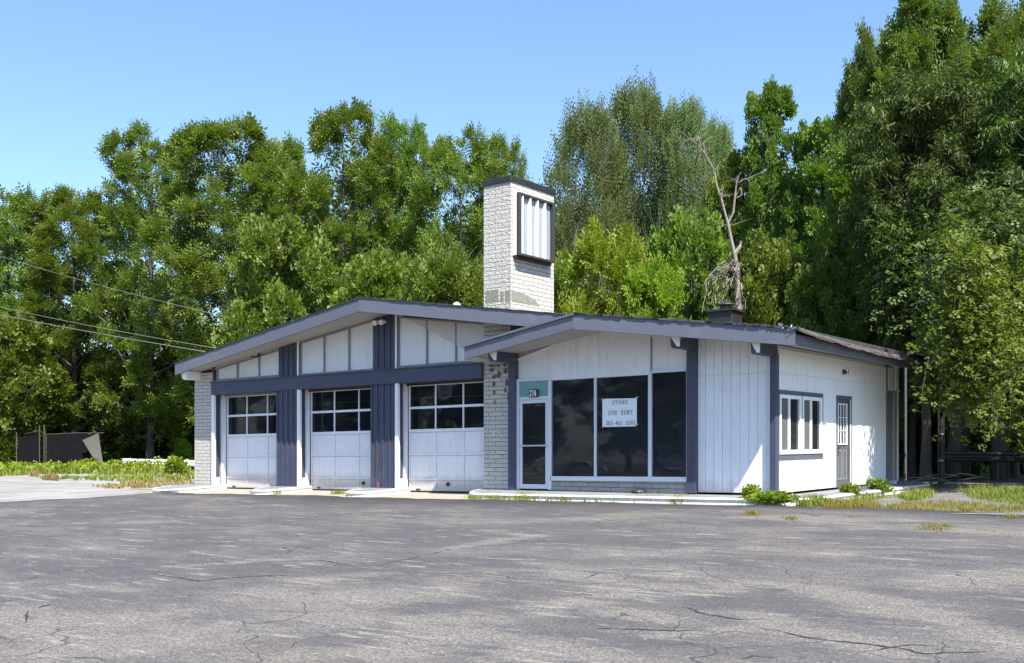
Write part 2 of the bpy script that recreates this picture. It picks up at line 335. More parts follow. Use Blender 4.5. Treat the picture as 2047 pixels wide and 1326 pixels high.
    cf = math_(ns, ls, 'LESS_THAN', ck.outputs["Distance"], 0.0065)
    cf = math_(ns, ls, 'MULTIPLY', cf, ramp(ns, ls, n4, 0.50, 0.56))
    c = mix(ns, ls, math_(ns, ls, 'MULTIPLY', cf, 0.7), c, (0.028, 0.026, 0.026))
    # sealed dark band by the building
    seal = math_(ns, ls, 'MULTIPLY', fr.outputs["Fac"], ramp(ns, ls, math_(ns, ls, 'SUBTRACT', n2, math_(ns, ls, 'MULTIPLY', peb, 1.0)), 0.0, 0.3))
    c = mix(ns, ls, math_(ns, ls, 'MULTIPLY', seal, 0.85), c, (0.027, 0.026, 0.029))
    ls.new(c, B.inputs["Base Color"]); B.inputs["Roughness"].default_value = 0.85; B.inputs["Specular IOR Level"].default_value = 0.3
    h = math_(ns, ls, 'ADD', math_(ns, ls, 'MULTIPLY', agg.outputs["Distance"], 0.5), math_(ns, ls, 'MULTIPLY', n2, 1.3))
    h = math_(ns, ls, 'SUBTRACT', h, math_(ns, ls, 'MULTIPLY', cf, 1.0))
    bump(ns, ls, h, 0.6, 0.02, B); return m
M['asphalt'] = asphalt_mat()
def ground_mat(name, a, b, c3, sc_=0.3):
    m, ns, ls, B = newmat(name); v = coords(ns)
    n1 = noise(ns, ls, v, sc_, 8, 0.65); n2 = noise(ns, ls, stretch(ns, ls, v, (0.35, 1, 1), 0.5), 1.2, 6, 0.7); n3 = noise(ns, ls, v, 40, 2)
    c = mix(ns, ls, ramp(ns, ls, n1, 0.42, 0.6), a, b); c = mix(ns, ls, ramp(ns, ls, n2, 0.55, 0.66), c, c3)
    c = mix(ns, ls, 1.0, c, ramp(ns, ls, n3, 0.3, 0.7, (0.75, 0.75, 0.75, 1), (1.15, 1.15, 1.15, 1)), 'MULTIPLY')
    ls.new(c, B.inputs["Base Color"]); B.inputs["Roughness"].default_value = 0.95
    bump(ns, ls, n3, 0.5, 0.02, B); return m
M['soil'] = ground_mat("soil_and_litter", (0.085, 0.075, 0.045), (0.07, 0.085, 0.03), (0.12, 0.10, 0.06))
M['pale'] = ground_mat("bleached_pavement", (0.27, 0.262, 0.245), (0.19, 0.185, 0.175), (0.14, 0.13, 0.11), 0.5)
M['gravel'] = ground_mat("grey_gravel", (0.145, 0.137, 0.128), (0.105, 0.098, 0.09), (0.18, 0.165, 0.145), 0.8)
M['crack'] = newmat("crack_shadow_gap")[0]; M['crack'].node_tree.nodes["Principled BSDF"].inputs["Base Color"].default_value = (0.022, 0.020, 0.020, 1); M['crack'].node_tree.nodes["Principled BSDF"].inputs["Roughness"].default_value = 1.0

# ---------------------------------------------------------------- ground
def gsheet(name, poly, dz, mat):
    mb = MB(); n = len(poly); mb.add([(x, y, gz(x, y)+dz) for x, y in poly], [tuple(range(n))])
    return mb.build(name, mat, None, recalc=False)
mb = MB(); ys = [-900, -10.9, 19.1, 900]
for j in range(3):
    y0, y1 = ys[j], ys[j+1]
    for i in range(6):
        x0, x1 = -900+i*300, -600+i*300
        mb.quad((x0, y0, gz(x0, y0)), (x1, y0, gz(x1, y0)), (x1, y1, gz(x1, y1)), (x0, y1, gz(x0, y1)))
g = mb.build("ground", M['soil'], recalc=False); tag(g, "earth and leaf litter under the trees and around the lot", None, kind="structure")

# far left bleached pavement
pl = [G(-260, 972), G(0, 951), G(120, 947), G(250, 943), G(388, 941), (-26.0, 24.0), (-26.0, 19.1)]
left_edge = [G(340, 985), G(200, 997), G(90, 1001), G(0, 1005), G(-300, 1012)]
left_edge_in = [(x, y-0.5) for x, y in left_edge]
pl2 = pl + left_edge_in[:]
def clip_y(poly, y0, keep_above):
    out = []; n = len(poly)
    for i in range(n):
        (xa, ya), (xb, yb) = poly[i], poly[(i+1) % n]; ia = (ya >= y0) == keep_above; ib = (yb >= y0) == keep_above
        if ia: out.append((xa, ya))
        if ia != ib: t = (y0-ya)/(yb-ya); out.append((xa+(xb-xa)*t, y0))
    return out
mb = MB()
for part in (clip_y(pl2, 19.1, True), clip_y(pl2, 19.1, False)):
    if len(part) > 2: mb.add([(x, y, gz(x, y)+.004) for x, y in part], [tuple(range(len(part)))])
g = mb.build("old_pavement", M['pale']); tag(g, "pale bleached old pavement left of the garage", None, kind="structure")
# strip joining it under the asphalt edge
# gravel on the right
gp = [(-7.45, 18.2), (-7.45, 30.0), G(1850, 966), G(2300, 968), G(2300, 1040), (1.5, 18.2)]
mb = MB(); mb.add([(x, y, gz(x, max(y, 19.1))+.004) for x, y in gp], [tuple(range(len(gp)))])
g = mb.build("gravel_patch", M['gravel']); tag(g, "grey gravel beside the right end of the building", None, kind="structure")

# asphalt lot: fine grid, with wear authored from the places it has in the lot
xs = np.arange(-62, 16.01, 0.16); 
ysn = np.arange(-4.0, 18.81, 0.16)
def edge_y(x):      # far edge of the asphalt
    base = 18.78
    if x > -6: base = 18.70
    pts = [(-25.5, 18.78)] + [tuple(p) for p in left_edge]
    if x < -25.5:
        for (xa, ya), (xb, yb) in zip(pts[:-1], pts[1:]):
            if xb <= x <= xa: return ya+(yb-ya)*(x-xa)/(xb-xa)
        return min(p[1] for p in pts)
    return base + 0.05*math.sin(x*3.1)+0.04*math.sin(x*7.7)
nx, ny = len(xs), len(ysn)
V = np.zeros((nx, ny, 3))
for i, x in enumerate(xs):
    e = edge_y(x); yy = -4.0+(e+4.0)*(ysn+4.0)/(ysn[-1]+4.0)
    V[i, :, 0] = x; V[i, :, 1] = yy
V[:, :, 2] = -0.2-0.025*np.clip(19.1-V[:, :, 1], 0, 30)+0.008
XX, YY = V[:, :, 0], V[:, :, 1]
wear = np.zeros((nx, ny)); sand = np.zeros((nx, ny)); seal = np.zeros((nx, ny))
def streak(arr, pts, w_, amp):     # pts in photo pixels along the streak, w_ half width in metres
    P = [G(u, v) for u, v in pts]
    dmin = np.full((nx, ny), 1e9)
    for (xa, ya), (xb, yb) in zip(P[:-1], P[1:]):
        L = (xb-xa)**2+(yb-ya)**2+1e-9; t = np.clip(((XX-xa)*(xb-xa)+(YY-ya)*(yb-ya))/L, 0, 1)
        dd = np.hypot(XX-xa-t*(xb-xa), YY-ya-t*(yb-ya)); dmin = np.minimum(dmin, dd)
    arr += amp*np.exp(-(dmin/w_)**2)
W_ = [([(0,1240),(160,1250),(330,1235)],.35,.5),([(0,1290),(200,1300),(500,1262),(620,1250)],.5,.4),([(560,1190),(760,1210),(900,1170)],.5,.4),([(640,1160),(760,1150)],.3,.4),
 ([(780,1320),(900,1250),(1010,1235),(1150,1210),(1250,1190)],.4,.5),([(880,1250),(1000,1290),(1060,1326)],.25,.7),([(700,1240),(860,1250),(930,1290)],.2,.5),
 ([(1480,1180),(1600,1180),(1750,1205),(1830,1230)],.3,.8),([(1500,1228),(1600,1270),(1700,1290),(1780,1318)],.16,.9),([(1270,1235),(1340,1240)],.25,.7),([(1340,1275),(1460,1265)],.12,.8),
 ([(1880,1245),(1980,1275),(2047,1300)],.22,.7),([(1200,1120),(1320,1110),(1500,1100)],.4,.35),([(1500,1090),(1700,1110),(1900,1120)],.5,.35),([(900,1100),(1000,1085),(1080,1075)],.18,.7),
 ([(120,1180),(260,1185)],.25,.4),([(340,1137),(480,1128)],.12,.6),([(100,1060),(250,1050),(420,1040)],.4,.3),([(1000,1050),(1150,1040),(1300,1030)],.5,.35),([(1650,1050),(1850,1060),(2047,1070)],.5,.45),
 ([(1900,1170),(2047,1150)],.4,.5),([(1024,1140),(1200,1160),(1350,1180)],.6,.45),([(1024,1320),(1150,1300),(1250,1326)],.3,.5),([(500,1326),(800,1300)],.3,.3),([(1500,1040),(1700,1045)],.35,.5)]
for p, w1, a in W_: streak(wear, p, w1, a)
S_ = [([(60,1235),(180,1230)],.22,.8),([(20,1270),(60,1265)],.15,.6),([(90,1240),(200,1250)],.12,.6),([(1045,1127),(1110,1129)],.16,.9),([(1150,1235),(1190,1228)],.16,1.0),([(1130,1190),(1230,1195)],.2,.6),([(600,1210),(720,1225)],.15,.7),
 ([(1290,1295),(1330,1300)],.1,.6),([(890,1102),(960,1098)],.06,1.1),([(340,1138),(440,1136)],.05,.8),([(1500,1182),(1560,1186)],.08,.8),([(1600,1275),(1700,1298)],.06,1.0),([(1530,1240),(1590,1262)],.06,.9),([(1350,1272),(1450,1265)],.05,1.0),
 ([(200,1180),(255,1182)],.05,1.0),([(1405,1029),(1530,1031)],.05,1.2),([(1885,1067),(1910,1067)],.14,1.6),([(705,1195),(750,1198)],.06,.9),([(410,1272),(450,1272)],.04,.9),([(350,1263),(380,1265)],.04,.9),([(200,1035),(260,1040)],.15,.5),([(400,1020),(560,1015)],.2,.4),([(1860,1248),(1990,1275)],.08,.9)]
for p, w1, a in S_: streak(sand, p, w1, a)
eY = np.array([edge_y(x) for x in xs])[:, None]
seal = np.clip(1.15-(eY-YY)/(1.7+0.8*np.sin(XX*0.35+1)), 0, 1)*(XX > -40)
V[:, :, 2] += 0.012*np.sin(XX*0.9+1.3)*np.sin(YY*0.8)+0.008*np.sin(XX*2.1)*np.cos(YY*1.7)   # gentle heave of the surface
V[:, :, 2] += 0.02
ii = (np.arange(nx-1)[:, None]*ny+np.arange(ny-1)[None, :]).ravel()
Fq = np.stack([ii, ii+ny, ii+ny+1, ii+1], 1)
Vf = V.reshape(-1, 3).copy(); Vf[:, 2] += TILT*(CC*Vf[:, 0]+SS*Vf[:, 1])
me = raw_mesh("parking_lot", Vf, Fq, [M['asphalt']], smooth=True)
for nm, arr in (("wear", wear), ("sand", sand), ("seal", seal)):
    a = me.attributes.new(nm, 'FLOAT', 'POINT'); a.data.foreach_set("value", arr.ravel().astype(np.float32))
lot = bpy.data.objects.new("parking_lot", me); sc.collection.objects.link(lot)
tag(lot, "dark cracked asphalt lot in front of the building", None, kind="structure")
def lotz(x, y): return gz(x, y)+0.028+0.012*math.sin(x*0.9+1.3)*math.sin(y*0.8)+0.008*math.sin(x*2.1)*math.cos(y*1.7)
# open cracks with a place of their own
def crack(pts, wmax):
    P = [G(u, v) for u, v in pts]; Q = []
    for (xa, ya), (xb, yb) in zip(P[:-1], P[1:]):
        L = math.hypot(xb-xa, yb-ya); n = max(2, int(L/0.06))
        for k in range(n):
            t = k/n; Q.append((xa+(xb-xa)*t, ya+(yb-ya)*t))
    Q.append(P[-1]); mb = MB(); vs = []; off = 0.0
    for i, (x, y) in enumerate(Q):
        x1, y1 = Q[min(i+1, len(Q)-1)]; x0, y0 = Q[max(i-1, 0)]; L = math.hypot(x1-x0, y1-y0)+1e-6
        nx_, ny_ = -(y1-y0)/L, (x1-x0)/L; off = off*0.8+random.gauss(0, 0.014)
        t = i/(len(Q)-1); ww = 1.5*wmax*(0.25+0.75*math.sin(math.pi*t))*random.uniform(0.15, 1.0)
        for s_ in (-1, 1):
            xx, yy = x+nx_*(off+s_*ww), y+ny_*(off+s_*ww); vs.append((xx, yy, lotz(xx, yy)+0.004))
    mb.add(vs, [(2*i, 2*i+1, 2*i+3, 2*i+2) for i in range(len(Q)-1)])
    return mb.build("crack", M['crack'], lot, recalc=False)
for p, w1 in [([(310,1153),(360,1160),(400,1167),(470,1160),(560,1155),(605,1158)],.02),([(338,1134),(420,1134),(520,1128),(640,1125),(700,1135),(755,1135)],.012),([(755,1136),(830,1118),(900,1103),(1000,1095),(1090,1085)],.010),
 ([(1190,1265),(1280,1266),(1430,1268)],.016),([(1360,1220),(1420,1236),(1480,1245),(1530,1243)],.014),([(1515,1260),(1570,1275),(1640,1290),(1780,1305),(1850,1318),(1990,1312)],.014),
 ([(0,1213),(40,1206)],.016),([(78,1225),(105,1218)],.014),([(50,1252),(56,1240),(50,1232)],.012),([(920,1148),(970,1154),(1024,1165),(1170,1172)],.009),([(1090,1200),(1180,1194)],.010),([(1165,1165),(1200,1153)],.010),
 ([(1385,1029),(1430,1026),(1450,1023)],.012),([(20,1160),(90,1161)],.008),([(1470,1330),(1500,1322),(1560,1326)],.008),([(1700,1322),(1820,1300),(1900,1304)],.010),([(1180,1035),(1240,1048),(1300,1055)],.007),([(250,1078),(300,1083),(370,1088)],.008)]:
    crack(p, w1)
def stain(pts, wmax):
    pass

# ---------------------------------------------------------------- walkway, islands and apron
def slope_top(x, y): return min(0.0, -0.063*max(0, (20.1-y)))
def kerbed(name, poly, label, inner=0.10):
    # painted concrete slab: grey top, white rounded kerb edge
    root = None
    mb = MB(); n = len(poly); cxm = np.mean([p[0] for p in poly]); cym = np.mean([p[1] for p in poly])
    def off(i, o):
        x0, y0 = poly[(i-1) % n]; x1, y1 = poly[(i+1) % n]; L = math.hypot(x1-x0, y1-y0)
        return (poly[i][0]-o*(y0-y1)/L*-1*-1 if False else poly[i][0]+o*(-(y1-y0))/L, poly[i][1]+o*((x1-x0))/L)
    prof = [(0.0, -0.30), (0.0, -0.125), (0.02, -0.112), (0.03, -0.085), (0.012, -0.06), (0.0, -0.035), (0.02, -0.010), (0.05, 0.0), (inner, 0.0)]
    rings = []
    for o, dz in prof:
        ring = []
        for i in range(n):
            x, y = off(i, o-0.03)
            ring.append((x, y, slope_top_k(poly[i][0], poly[i][1])+dz))
        rings.append(ring)
    o0 = len(mb.V)
    vs = [p for r in rings for p in r]
    fs = [(k*n+i, k*n+(i+1) % n, (k+1)*n+(i+1) % n, (k+1)*n+i) for k in range(len(prof)-1) for i in range(n)]
    mb.add(vs, fs); ob = mb.build(name, M['kerb'], None)
    tag(ob, label, None, kind="structure")
    mt = MB(); last = rings[-1]; mt.add([(x, y, slope_top_k(x, y)) for x, y, z in last], [tuple(range(n))])
    t = mt.build("paving_top", M['walk'], ob); 
    for p in t.data.polygons: pass
    return ob
def slope_top_k(x, y):
    dy = max(0.0, 20.1-y)*0.063
    dx = max(0.0, x+8.3)*0.075 if y > 18 else 0
    return -min(0.09, max(dy, dx) if dy and dx else dy+dx)
def arc(cx0, cy0, r, a0, a1, n=8): return [(cx0+r*math.cos(R(a0+(a1-a0)*k/n)), cy0+r*math.sin(R(a0+(a1-a0)*k/n))) for k in range(n+1)]
main = arc(-14.9, 20.0, 0.85, 180, 270, 10)+[(x, 19.15) for x in np.arange(-14, -8.3, 0.6)]+arc(-8.2, 19.9, 0.75, 270, 360, 10)+[(-7.45, y) for y in np.arange(20.6, 27.6, 0.7)]+arc(-8.1, 27.8, 0.65, 0, 60, 5)+[(-8.1, 28.6), (-15.7, 28.6)]
kerbed("walkway", main, "grey painted walkway with white kerb round the shop front")
for (xa, xb, lab) in ((-27.3, -25.62, "white kerbed concrete foot under the left block pillar"), (-23.05, -21.95, "white kerbed concrete island under the first dark pier"), (-19.45, -18.32, "white kerbed concrete island under the second dark pier")):
    r_ = (xb-xa)/2-0.02
    kerbed("kerb_island", [(xa, 20.5), (xa, 19.45)]+arc((xa+xb)/2, 19.5, r_, 180, 360, 12)+[(xb, 19.55), (xb, 20.5)], lab)
mb = MB(); mb.quad((-27.2, 18.6, gz(0, 18.6)+.006), (-14.6, 18.6, gz(0, 18.6)+.006), (-14.6, 20.9, -0.11), (-27.2, 20.9, -0.11))
ap = mb.build("apron", M['apron'], None, recalc=False); tag(ap, "tan concrete apron in front of the garage doors", None, kind="structure")

# ---------------------------------------------------------------- the building
YW = 20.1; YB = 27.95; XL = -26.69; XR = -8.277; XT0, XT1 = -15.655, -14.85
XG, ZG, YG0 = -18.66, 4.729, 18.95         # garage ridge
XS, ZS, YS0 = -12.26, 3.79, 18.85          # shop ridge
def zgar(x): return ZG-(0.137*(XG-x) if x < XG else 0.149*(x-XG))
def ygar(x): return YG0+(0.55*(XG-x)/8.17 if x < XG else 0.42*(x-XG)/5.4)
def zshp(x): return ZS-(0.138*(XS-x) if x < XS else 0.137*(x-XS))
def yshp(x): return YS0+(0.30*(XS-x)/3.23 if x < XS else 0.30*(x-XS)/4.73)
FH = 0.33
bld = thing("service_station", "white and slate former service station with three garage bays and a glass shop front", "building", (-17.5, 24, 0))
def gable(name, x0, xr, x1, zf, yf, yback, h0, h1, mat, th_front=0.05, parent=bld):
    pass
# rakes (fascia boards)
def rake(x0, x1, zf, yf, top=0.0, h=FH, th=0.045, name="fascia", mat=None):
    mb = MB(); n = 1
    a = [(x0, yf(x0), zf(x0)-h), (x1, yf(x1), zf(x1)-h), (x1, yf(x1), zf(x1)+top), (x0, yf(x0), zf(x0)+top)]
    b = [(x, y+th, z) for x, y, z in a]
    mb.add(a+b, [(0,1,2,3),(7,6,5,4),(0,4,5,1),(1,5,6,2),(2,6,7,3),(3,7,4,0)])
    return mb.build(name, mat or M['slate'], bld, bevel=0.004)
rake(-26.83, XG, zgar, ygar); rake(XG, -12.95, zgar, ygar)
rake(-15.49, -14.054, zshp, yshp, -0.035, FH-0.01); rake(-14.048, XS, zshp, yshp, -0.035, FH-0.01); rake(XS, -10.604, zshp, yshp, -0.02); rake(-10.598, -7.53, zshp, yshp, -0.02)
# roof edge strip: thin metal drip and tar line above the fascias
def edge_strip(x0, x1, zf, yf, z0, z1, out, mat, name, jit=0.0, n=1):
    mb = MB(); 
    xs_ = np.linspace(x0, x1, n+1)
    for i in range(n):
        xa, xb = xs_[i], xs_[i+1]; j = random.uniform(-jit, jit); j2 = random.uniform(-jit, jit)
        a = [(xa, yf(xa)-out+j, zf(xa)+z0), (xb, yf(xb)-out+j, zf(xb)+z0), (xb, yf(xb)-out+j2, zf(xb)+z1+j2), (xa, yf(xa)-out+j2, zf(xa)+z1+j)]
        b = [(x, yf(x)+0.25, z) for x, y, z in a]
        mb.add(a+b, [(0,1,2,3),(7,6,5,4),(0,4,5,1),(1,5,6,2),(2,6,7,3),(3,7,4,0)])
    return mb.build(name, mat, bld)
edge_strip(-26.85, XG, zgar, ygar, 0.002, 0.028, 0.02, M['tar'], "roof_edge", 0.004, 20); edge_strip(XG, -12.9, zgar, ygar, 0.002, 0.028, 0.02, M['tar'], "roof_edge", 0.006, 24)
edge_strip(-15.5, XS, zshp, yshp, -0.030, 0.022, 0.03, M['slate'], "roof_edge", 0.003, 6); edge_strip(XS, -7.5, zshp, yshp, -0.018, 0.022, 0.025, M['tar'], "roof_edge", 0.009, 34)
# roof decks: top sheet + soffit
def deck(x0, xr, x1, zf, yf, yb, name):
    mb = MB()
    for xa, xb in ((x0, xr), (xr, x1)):
        p = [(xa, yf(xa)+0.03, zf(xa)+0.012), (xb, yf(xb)+0.03, zf(xb)+0.012), (xb, yb, zf(xb)+0.012), (xa, yb, zf(xa)+0.012)]
        q = [(x, y, z-0.12) for x, y, z in p]
        mb.add(p+q, [(0,1,2,3),(7,6,5,4),(0,4,5,1),(1,5,6,2),(2,6,7,3),(3,7,4,0)])
    ob = mb.build(name, M['tar'], bld)
    sf = MB()
    for xa, xb in ((x0+0.02, xr), (xr, x1-0.02)):
        p = [(xa, yf(xa)+0.046, zf(xa)-FH+0.05), (xb, yf(xb)+0.046, zf(xb)-FH+0.05), (xb, yb-0.1, zf(xb)-FH+0.05), (xa, yb-0.1, zf(xa)-FH+0.05)]
        sf.add(p+[(x, y, z+0.015) for x, y, z in p], [(0,1,2,3),(7,6,5,4),(0,4,5,1),(1,5,6,2),(2,6,7,3),(3,7,4,0)])
    s = sf.build("soffit", M['soffit'], ob); return ob
rg = deck(-26.83, XG, -12.95, zgar, ygar, 28.9, "roof")
rs = deck(-14.83, XS, -7.53, zshp, yshp, 28.0, "roof")
# short piece of the shop roof reaching left in front of the block tower
mb = MB()
p = [(-15.49, yshp(-15.49)+.03, zshp(-15.49)+.010), (-14.83, yshp(-14.83)+.03, zshp(-14.83)+.010), (-14.83, 20.08, zshp(-14.83)+.010), (-15.49, 20.08, zshp(-15.49)+.010)]
mb.add(p+[(x, y, z-.25) for x, y, z in p], [(0,1,2,3),(7,6,5,4),(0,4,5,1),(1,5,6,2),(2,6,7,3),(3,7,4,0)])
mb.build("roof_overhang", M['soffit'], bld)
mb = MB(); mb.box(-15.49, -15.45, yshp(-15.49)+.05, 20.08, 3.01, 3.08); mb.build("eave_board", M['whitetrim'], bld)
mb = MB(); mb.box(-26.83, -26.79, ygar(-26.83)+.05, 28.9, 3.28, 3.6); mb.build("eave_board", M['slate'], bld, bevel=.004)
# right hand eave fascia (sagging) and curled shingle edge
ey = [19.15, 19.8, 20.5, 21.5, 22.5, 23.6, 25.3, 27.2, 28.0]; et = [3.09, 3.05, 3.02, 3.005, 2.995, 2.985, 2.975, 2.965, 2.955]; eb = [2.83, 2.826, 2.815, 2.80, 2.79, 2.783, 2.782, 2.80, 2.81]
mb = MB()
for i in range(len(ey)-1):
    a = [(-7.53, ey[i], eb[i]), (-7.53, ey[i+1], eb[i+1]), (-7.53, ey[i+1], et[i+1]), (-7.53, ey[i], et[i])]
    mb.add(a+[(x-.045, y, z) for x, y, z in a], [(0,1,2,3),(7,6,5,4),(0,4,5,1),(2,6,7,3)] + ([(3,7,4,0)] if i == 0 else []))
mb.build("eave_fascia", M['slate'], bld)
mb = MB(); rr = random.Random(3); prev = None
yy = 19.14
while yy < 27.9:
    y2 = min(27.9, yy+rr.uniform(.22, .42)); t = (yy-19.14)/9.6
    zt = float(np.interp(yy, [19.1, 20.2, 23, 25.6, 29], [3.135, 3.085, 3.02, 3.0, 2.98])); 
    zt2 = float(np.interp(y2, [19.1, 20.2, 23, 25.6, 29], [3.135, 3.085, 3.02, 3.0, 2.98]))
    for lay in range(3):
        o1 = -7.36-0.035*lay+rr.uniform(-.012, .012); dzl = -0.028*(2-lay)
        droop = 0.05+rr.uniform(-.012, .018)
        for (ya, yb_, za, zb) in ((yy, y2, zt, zt2),):
            a = [(-7.62, ya, za+.06+dzl*.3), (-7.62, yb_, zb+.06+dzl*.3), (-7.48, yb_, zb+.03+dzl), (-7.48, ya, za+.03+dzl), (o1, yb_, zb-droop+dzl+.02), (o1, ya, za-droop+dzl+.02)]
            b = [(x, y, z-.012) for x, y, z in a]
            mb.add(a+b, [(0,3,2,1),(3,5,4,2),(6,7,8,9),(9,8,10,11),(5,11,10,4),(0,6,9,3),(3,9,11,5),(1,2,8,7),(2,4,10,8)])
    yy = y2+0.004
mb.build("shingle_edge", paint("weathered_shingle", (0.05, 0.041, 0.039), 0.9, (0.3, 0.28, 0.26), 0.7, 9, (1, 1, 1), 0.5, wear=((0.42, 0.38, 0.35), 0.66)), bld)
# torn flashing at the front right corner
mb = MB(); rr = random.Random(8)
for k in range(14):
    x = -7.62+rr.uniform(-.25, .12); y = yshp(-7.53)-.03+rr.uniform(-.03, .05); z = zshp(x)+rr.uniform(-.02, .06); L = rr.uniform(.05, .13)
    d = (rr.uniform(-1, 1), rr.uniform(-1, .3), rr.uniform(-.6, .9))
    mb.quad((x, y, z), (x+.03, y-.01, z+.01), (x+.03+d[0]*L, y+d[1]*L*.4, z+d[2]*L), (x+d[0]*L, y+d[1]*L*.4, z+d[2]*L-.012))
mb.build("torn_flashing", M['galv'], bld)
rr = random.Random(12)
for k in range(26):
    mb = MB(); x = rr.uniform(-8.9, -7.6); z = zshp(x)+rr.uniform(.0, .015); y = yshp(x)-.03; L = rr.uniform(.03, .12)
    mb.add([(x, y, z), (x+L, y-.01, z-.137*L+rr.uniform(-.01, .01)), (x+L*.6, y, z+rr.uniform(.012, .035))], [(0, 1, 2)])
    mb.build("lifted_shingle", M['tar'], bld)

# --- block walls and interiors
def zs_wall(x): return (zgar(x) if x < XT0 else zshp(x))-FH+0.055
mb = MB(); mb.box(-26.69, -25.79, YW, 20.8, -0.25, 3.33); mb.build("block_pillar", M['block'], bld)
mb = MB(); mb.prism_x([(20.8, -0.25), (YB, -0.25), (YB, 3.33), (20.8, 3.33)], -26.69, -26.45)
mb.build("side_wall", M['block'], bld)
tower = MB().box(XT0, XT1, YW, 21.90, -0.05, 7.24).build("block_tower", M['block'], bld)
# dark recesses in the split faces are left to the material; cap, stains and sign cabinet are the tower's parts
MB().box(XT0-.02, XT1+.03, YW-.03, 21.93, 7.24, 7.385).build("tower_cap", M['black'], tower, bevel=.01)
mb = MB(); rr = random.Random(2)
for (a, b, c, d) in ((-15.60, -15.22, 4.60, 4.74), (-15.15, -15.06, 4.60, 4.68), (-15.01, -14.87, 4.56, 4.68)): mb.box(a, b, YW-.004, YW+.02, c-.15, d)
stm = concrete("bare_grey_green_block", (0.25, 0.25, 0.19), (0.16, 0.16, 0.13), 12)
mb.build("bare_patch", stm, tower)
mb = MB(); pts = [(20.12, 4.42), (21.3, 4.42), (21.1, 4.55), (20.9, 4.60), (20.6, 4.66), (20.3, 4.68), (20.12, 4.69)]
mb.prism_x(pts, XT1-.02, XT1+.004); mb.build("bare_patch", stm, tower)
# smooth blocks under the sign cabinet
XF = XT1
cab = MB().box(XF, XF+.10, 20.16, 21.66, 5.50, 6.98)
cab = cab.build("sign_cabinet", M['white_tin'], tower, bevel=.02)
fr = MB(); y0, y1, z0, z1 = 20.18, 21.66, 5.50, 6.98; xf0, xf1 = XF+.10, XF+.20
fr.box(xf0, xf1, y0, y0+.07, z0, z1).box(xf0, xf1, y1-.09, y1, z0, z1).box(xf0, xf1, y0+.07, y1-.09, z1-.06, z1).box(xf0, xf1+.01, y0+.07, y1-.09, z0, z0+.05)
fr.build("frame", M['darkbrown'], cab, bevel=.004)
MB().box(XF+.10, XF+.112, y0+.07, y1-.09, z0+.05, z1-.42).box(XF+.10, XF+.108, y0+.07, y1-.09, z1-.42, z1-.06).build("panel", M['silver'], cab)
bars = MB()
for y in (20.31, 20.62, 20.93, 21.24): bars.box(XF+.112, XF+.19, y, y+.045, z0+.05, z1-.07)
bars.build("bar", M['whitetrim'], cab)
MB().box(XF, XF+.10, 20.2, 21.64, 5.44, 5.50).build("rusty_bracket", M['darkbrown'], cab)
# small date block in the tower front, raised
pq = MB().box(-15.385, -15.176, YW-.008, YW+.01, 1.258, 1.365).build("date_block", M['white_old'], tower)
mb = MB()
for (xa, seg) in ((-15.355, "1"), (-15.31, "9"), (-15.265, "6"), (-15.22, "5")):
    S = {'a': ((0, .07), (.026, .07)), 'b': ((.026, .035), (.026, .07)), 'c': ((.026, 0), (.026, .035)), 'd': ((0, 0), (.026, 0)), 'e': ((0, 0), (0, .035)), 'f': ((0, .035), (0, .07)), 'g': ((0, .035), (.026, .035))}
    for q in {'1': 'bc', '9': 'abcdfg', '6': 'acdefg', '5': 'acdfg'}[seg]:
        (xa_, za_), (xb_, zb_) = S[q]; mb.box(xa+xa_-.003, xa+xb_+.003, YW-.011, YW-.007, 1.277+za_-.003, 1.277+zb_+.003)
mb.build("date_digits", M['greytrim'], pq)
# water-stained blocks high on the tower front
rr = random.Random(4); dst = concrete("damp_block", (0.15, 0.125, 0.10), (0.10, 0.08, 0.065), 14)
for (a, b, c, d) in ((-15.52,-15.30,2.90,2.97),(-15.50,-15.33,2.78,2.89),(-15.42,-15.25,2.62,2.72),(-15.28,-15.16,2.88,2.97),(-15.26,-15.12,2.64,2.80),(-15.08,-14.96,2.88,2.98),(-15.06,-14.94,2.72,2.86),(-15.02,-14.93,2.42,2.62),(-15.05,-14.96,2.28,2.40),(-15.40,-15.31,2.42,2.58),(-15.38,-15.31,2.24,2.36),(-14.95,-14.90,2.05,2.3),(-15.36,-15.31,2.0,2.1)):
    mb = MB(); n = 9; cx1, cz1 = (a+b)/2, (c+d)/2
    mb.add([(cx1+(b-a)/2*math.cos(2*math.pi*k/n)*rr.uniform(.75, 1.15), YW-.0035, cz1+(d-c)/2*math.sin(2*math.pi*k/n)*rr.uniform(.8, 1.2)) for k in range(n)], [tuple(range(n))])
    mb.build("damp_stain", dst, tower, recalc=False)

# back, right and inner walls, floor: plain rooms seen through the glass
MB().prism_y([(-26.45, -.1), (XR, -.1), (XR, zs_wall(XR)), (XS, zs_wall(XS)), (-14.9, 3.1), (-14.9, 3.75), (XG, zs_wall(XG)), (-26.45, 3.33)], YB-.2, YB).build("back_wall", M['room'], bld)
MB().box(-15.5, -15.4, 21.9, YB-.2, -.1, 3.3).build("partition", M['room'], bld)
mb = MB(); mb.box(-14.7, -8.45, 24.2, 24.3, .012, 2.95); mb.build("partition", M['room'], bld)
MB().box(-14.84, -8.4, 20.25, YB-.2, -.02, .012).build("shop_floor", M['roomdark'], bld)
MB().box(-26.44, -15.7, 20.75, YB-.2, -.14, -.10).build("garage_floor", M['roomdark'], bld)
MB().box(-14.8, -8.45, 20.3, 24.2, 2.85, 2.9).build("ceiling", M['room'], bld)

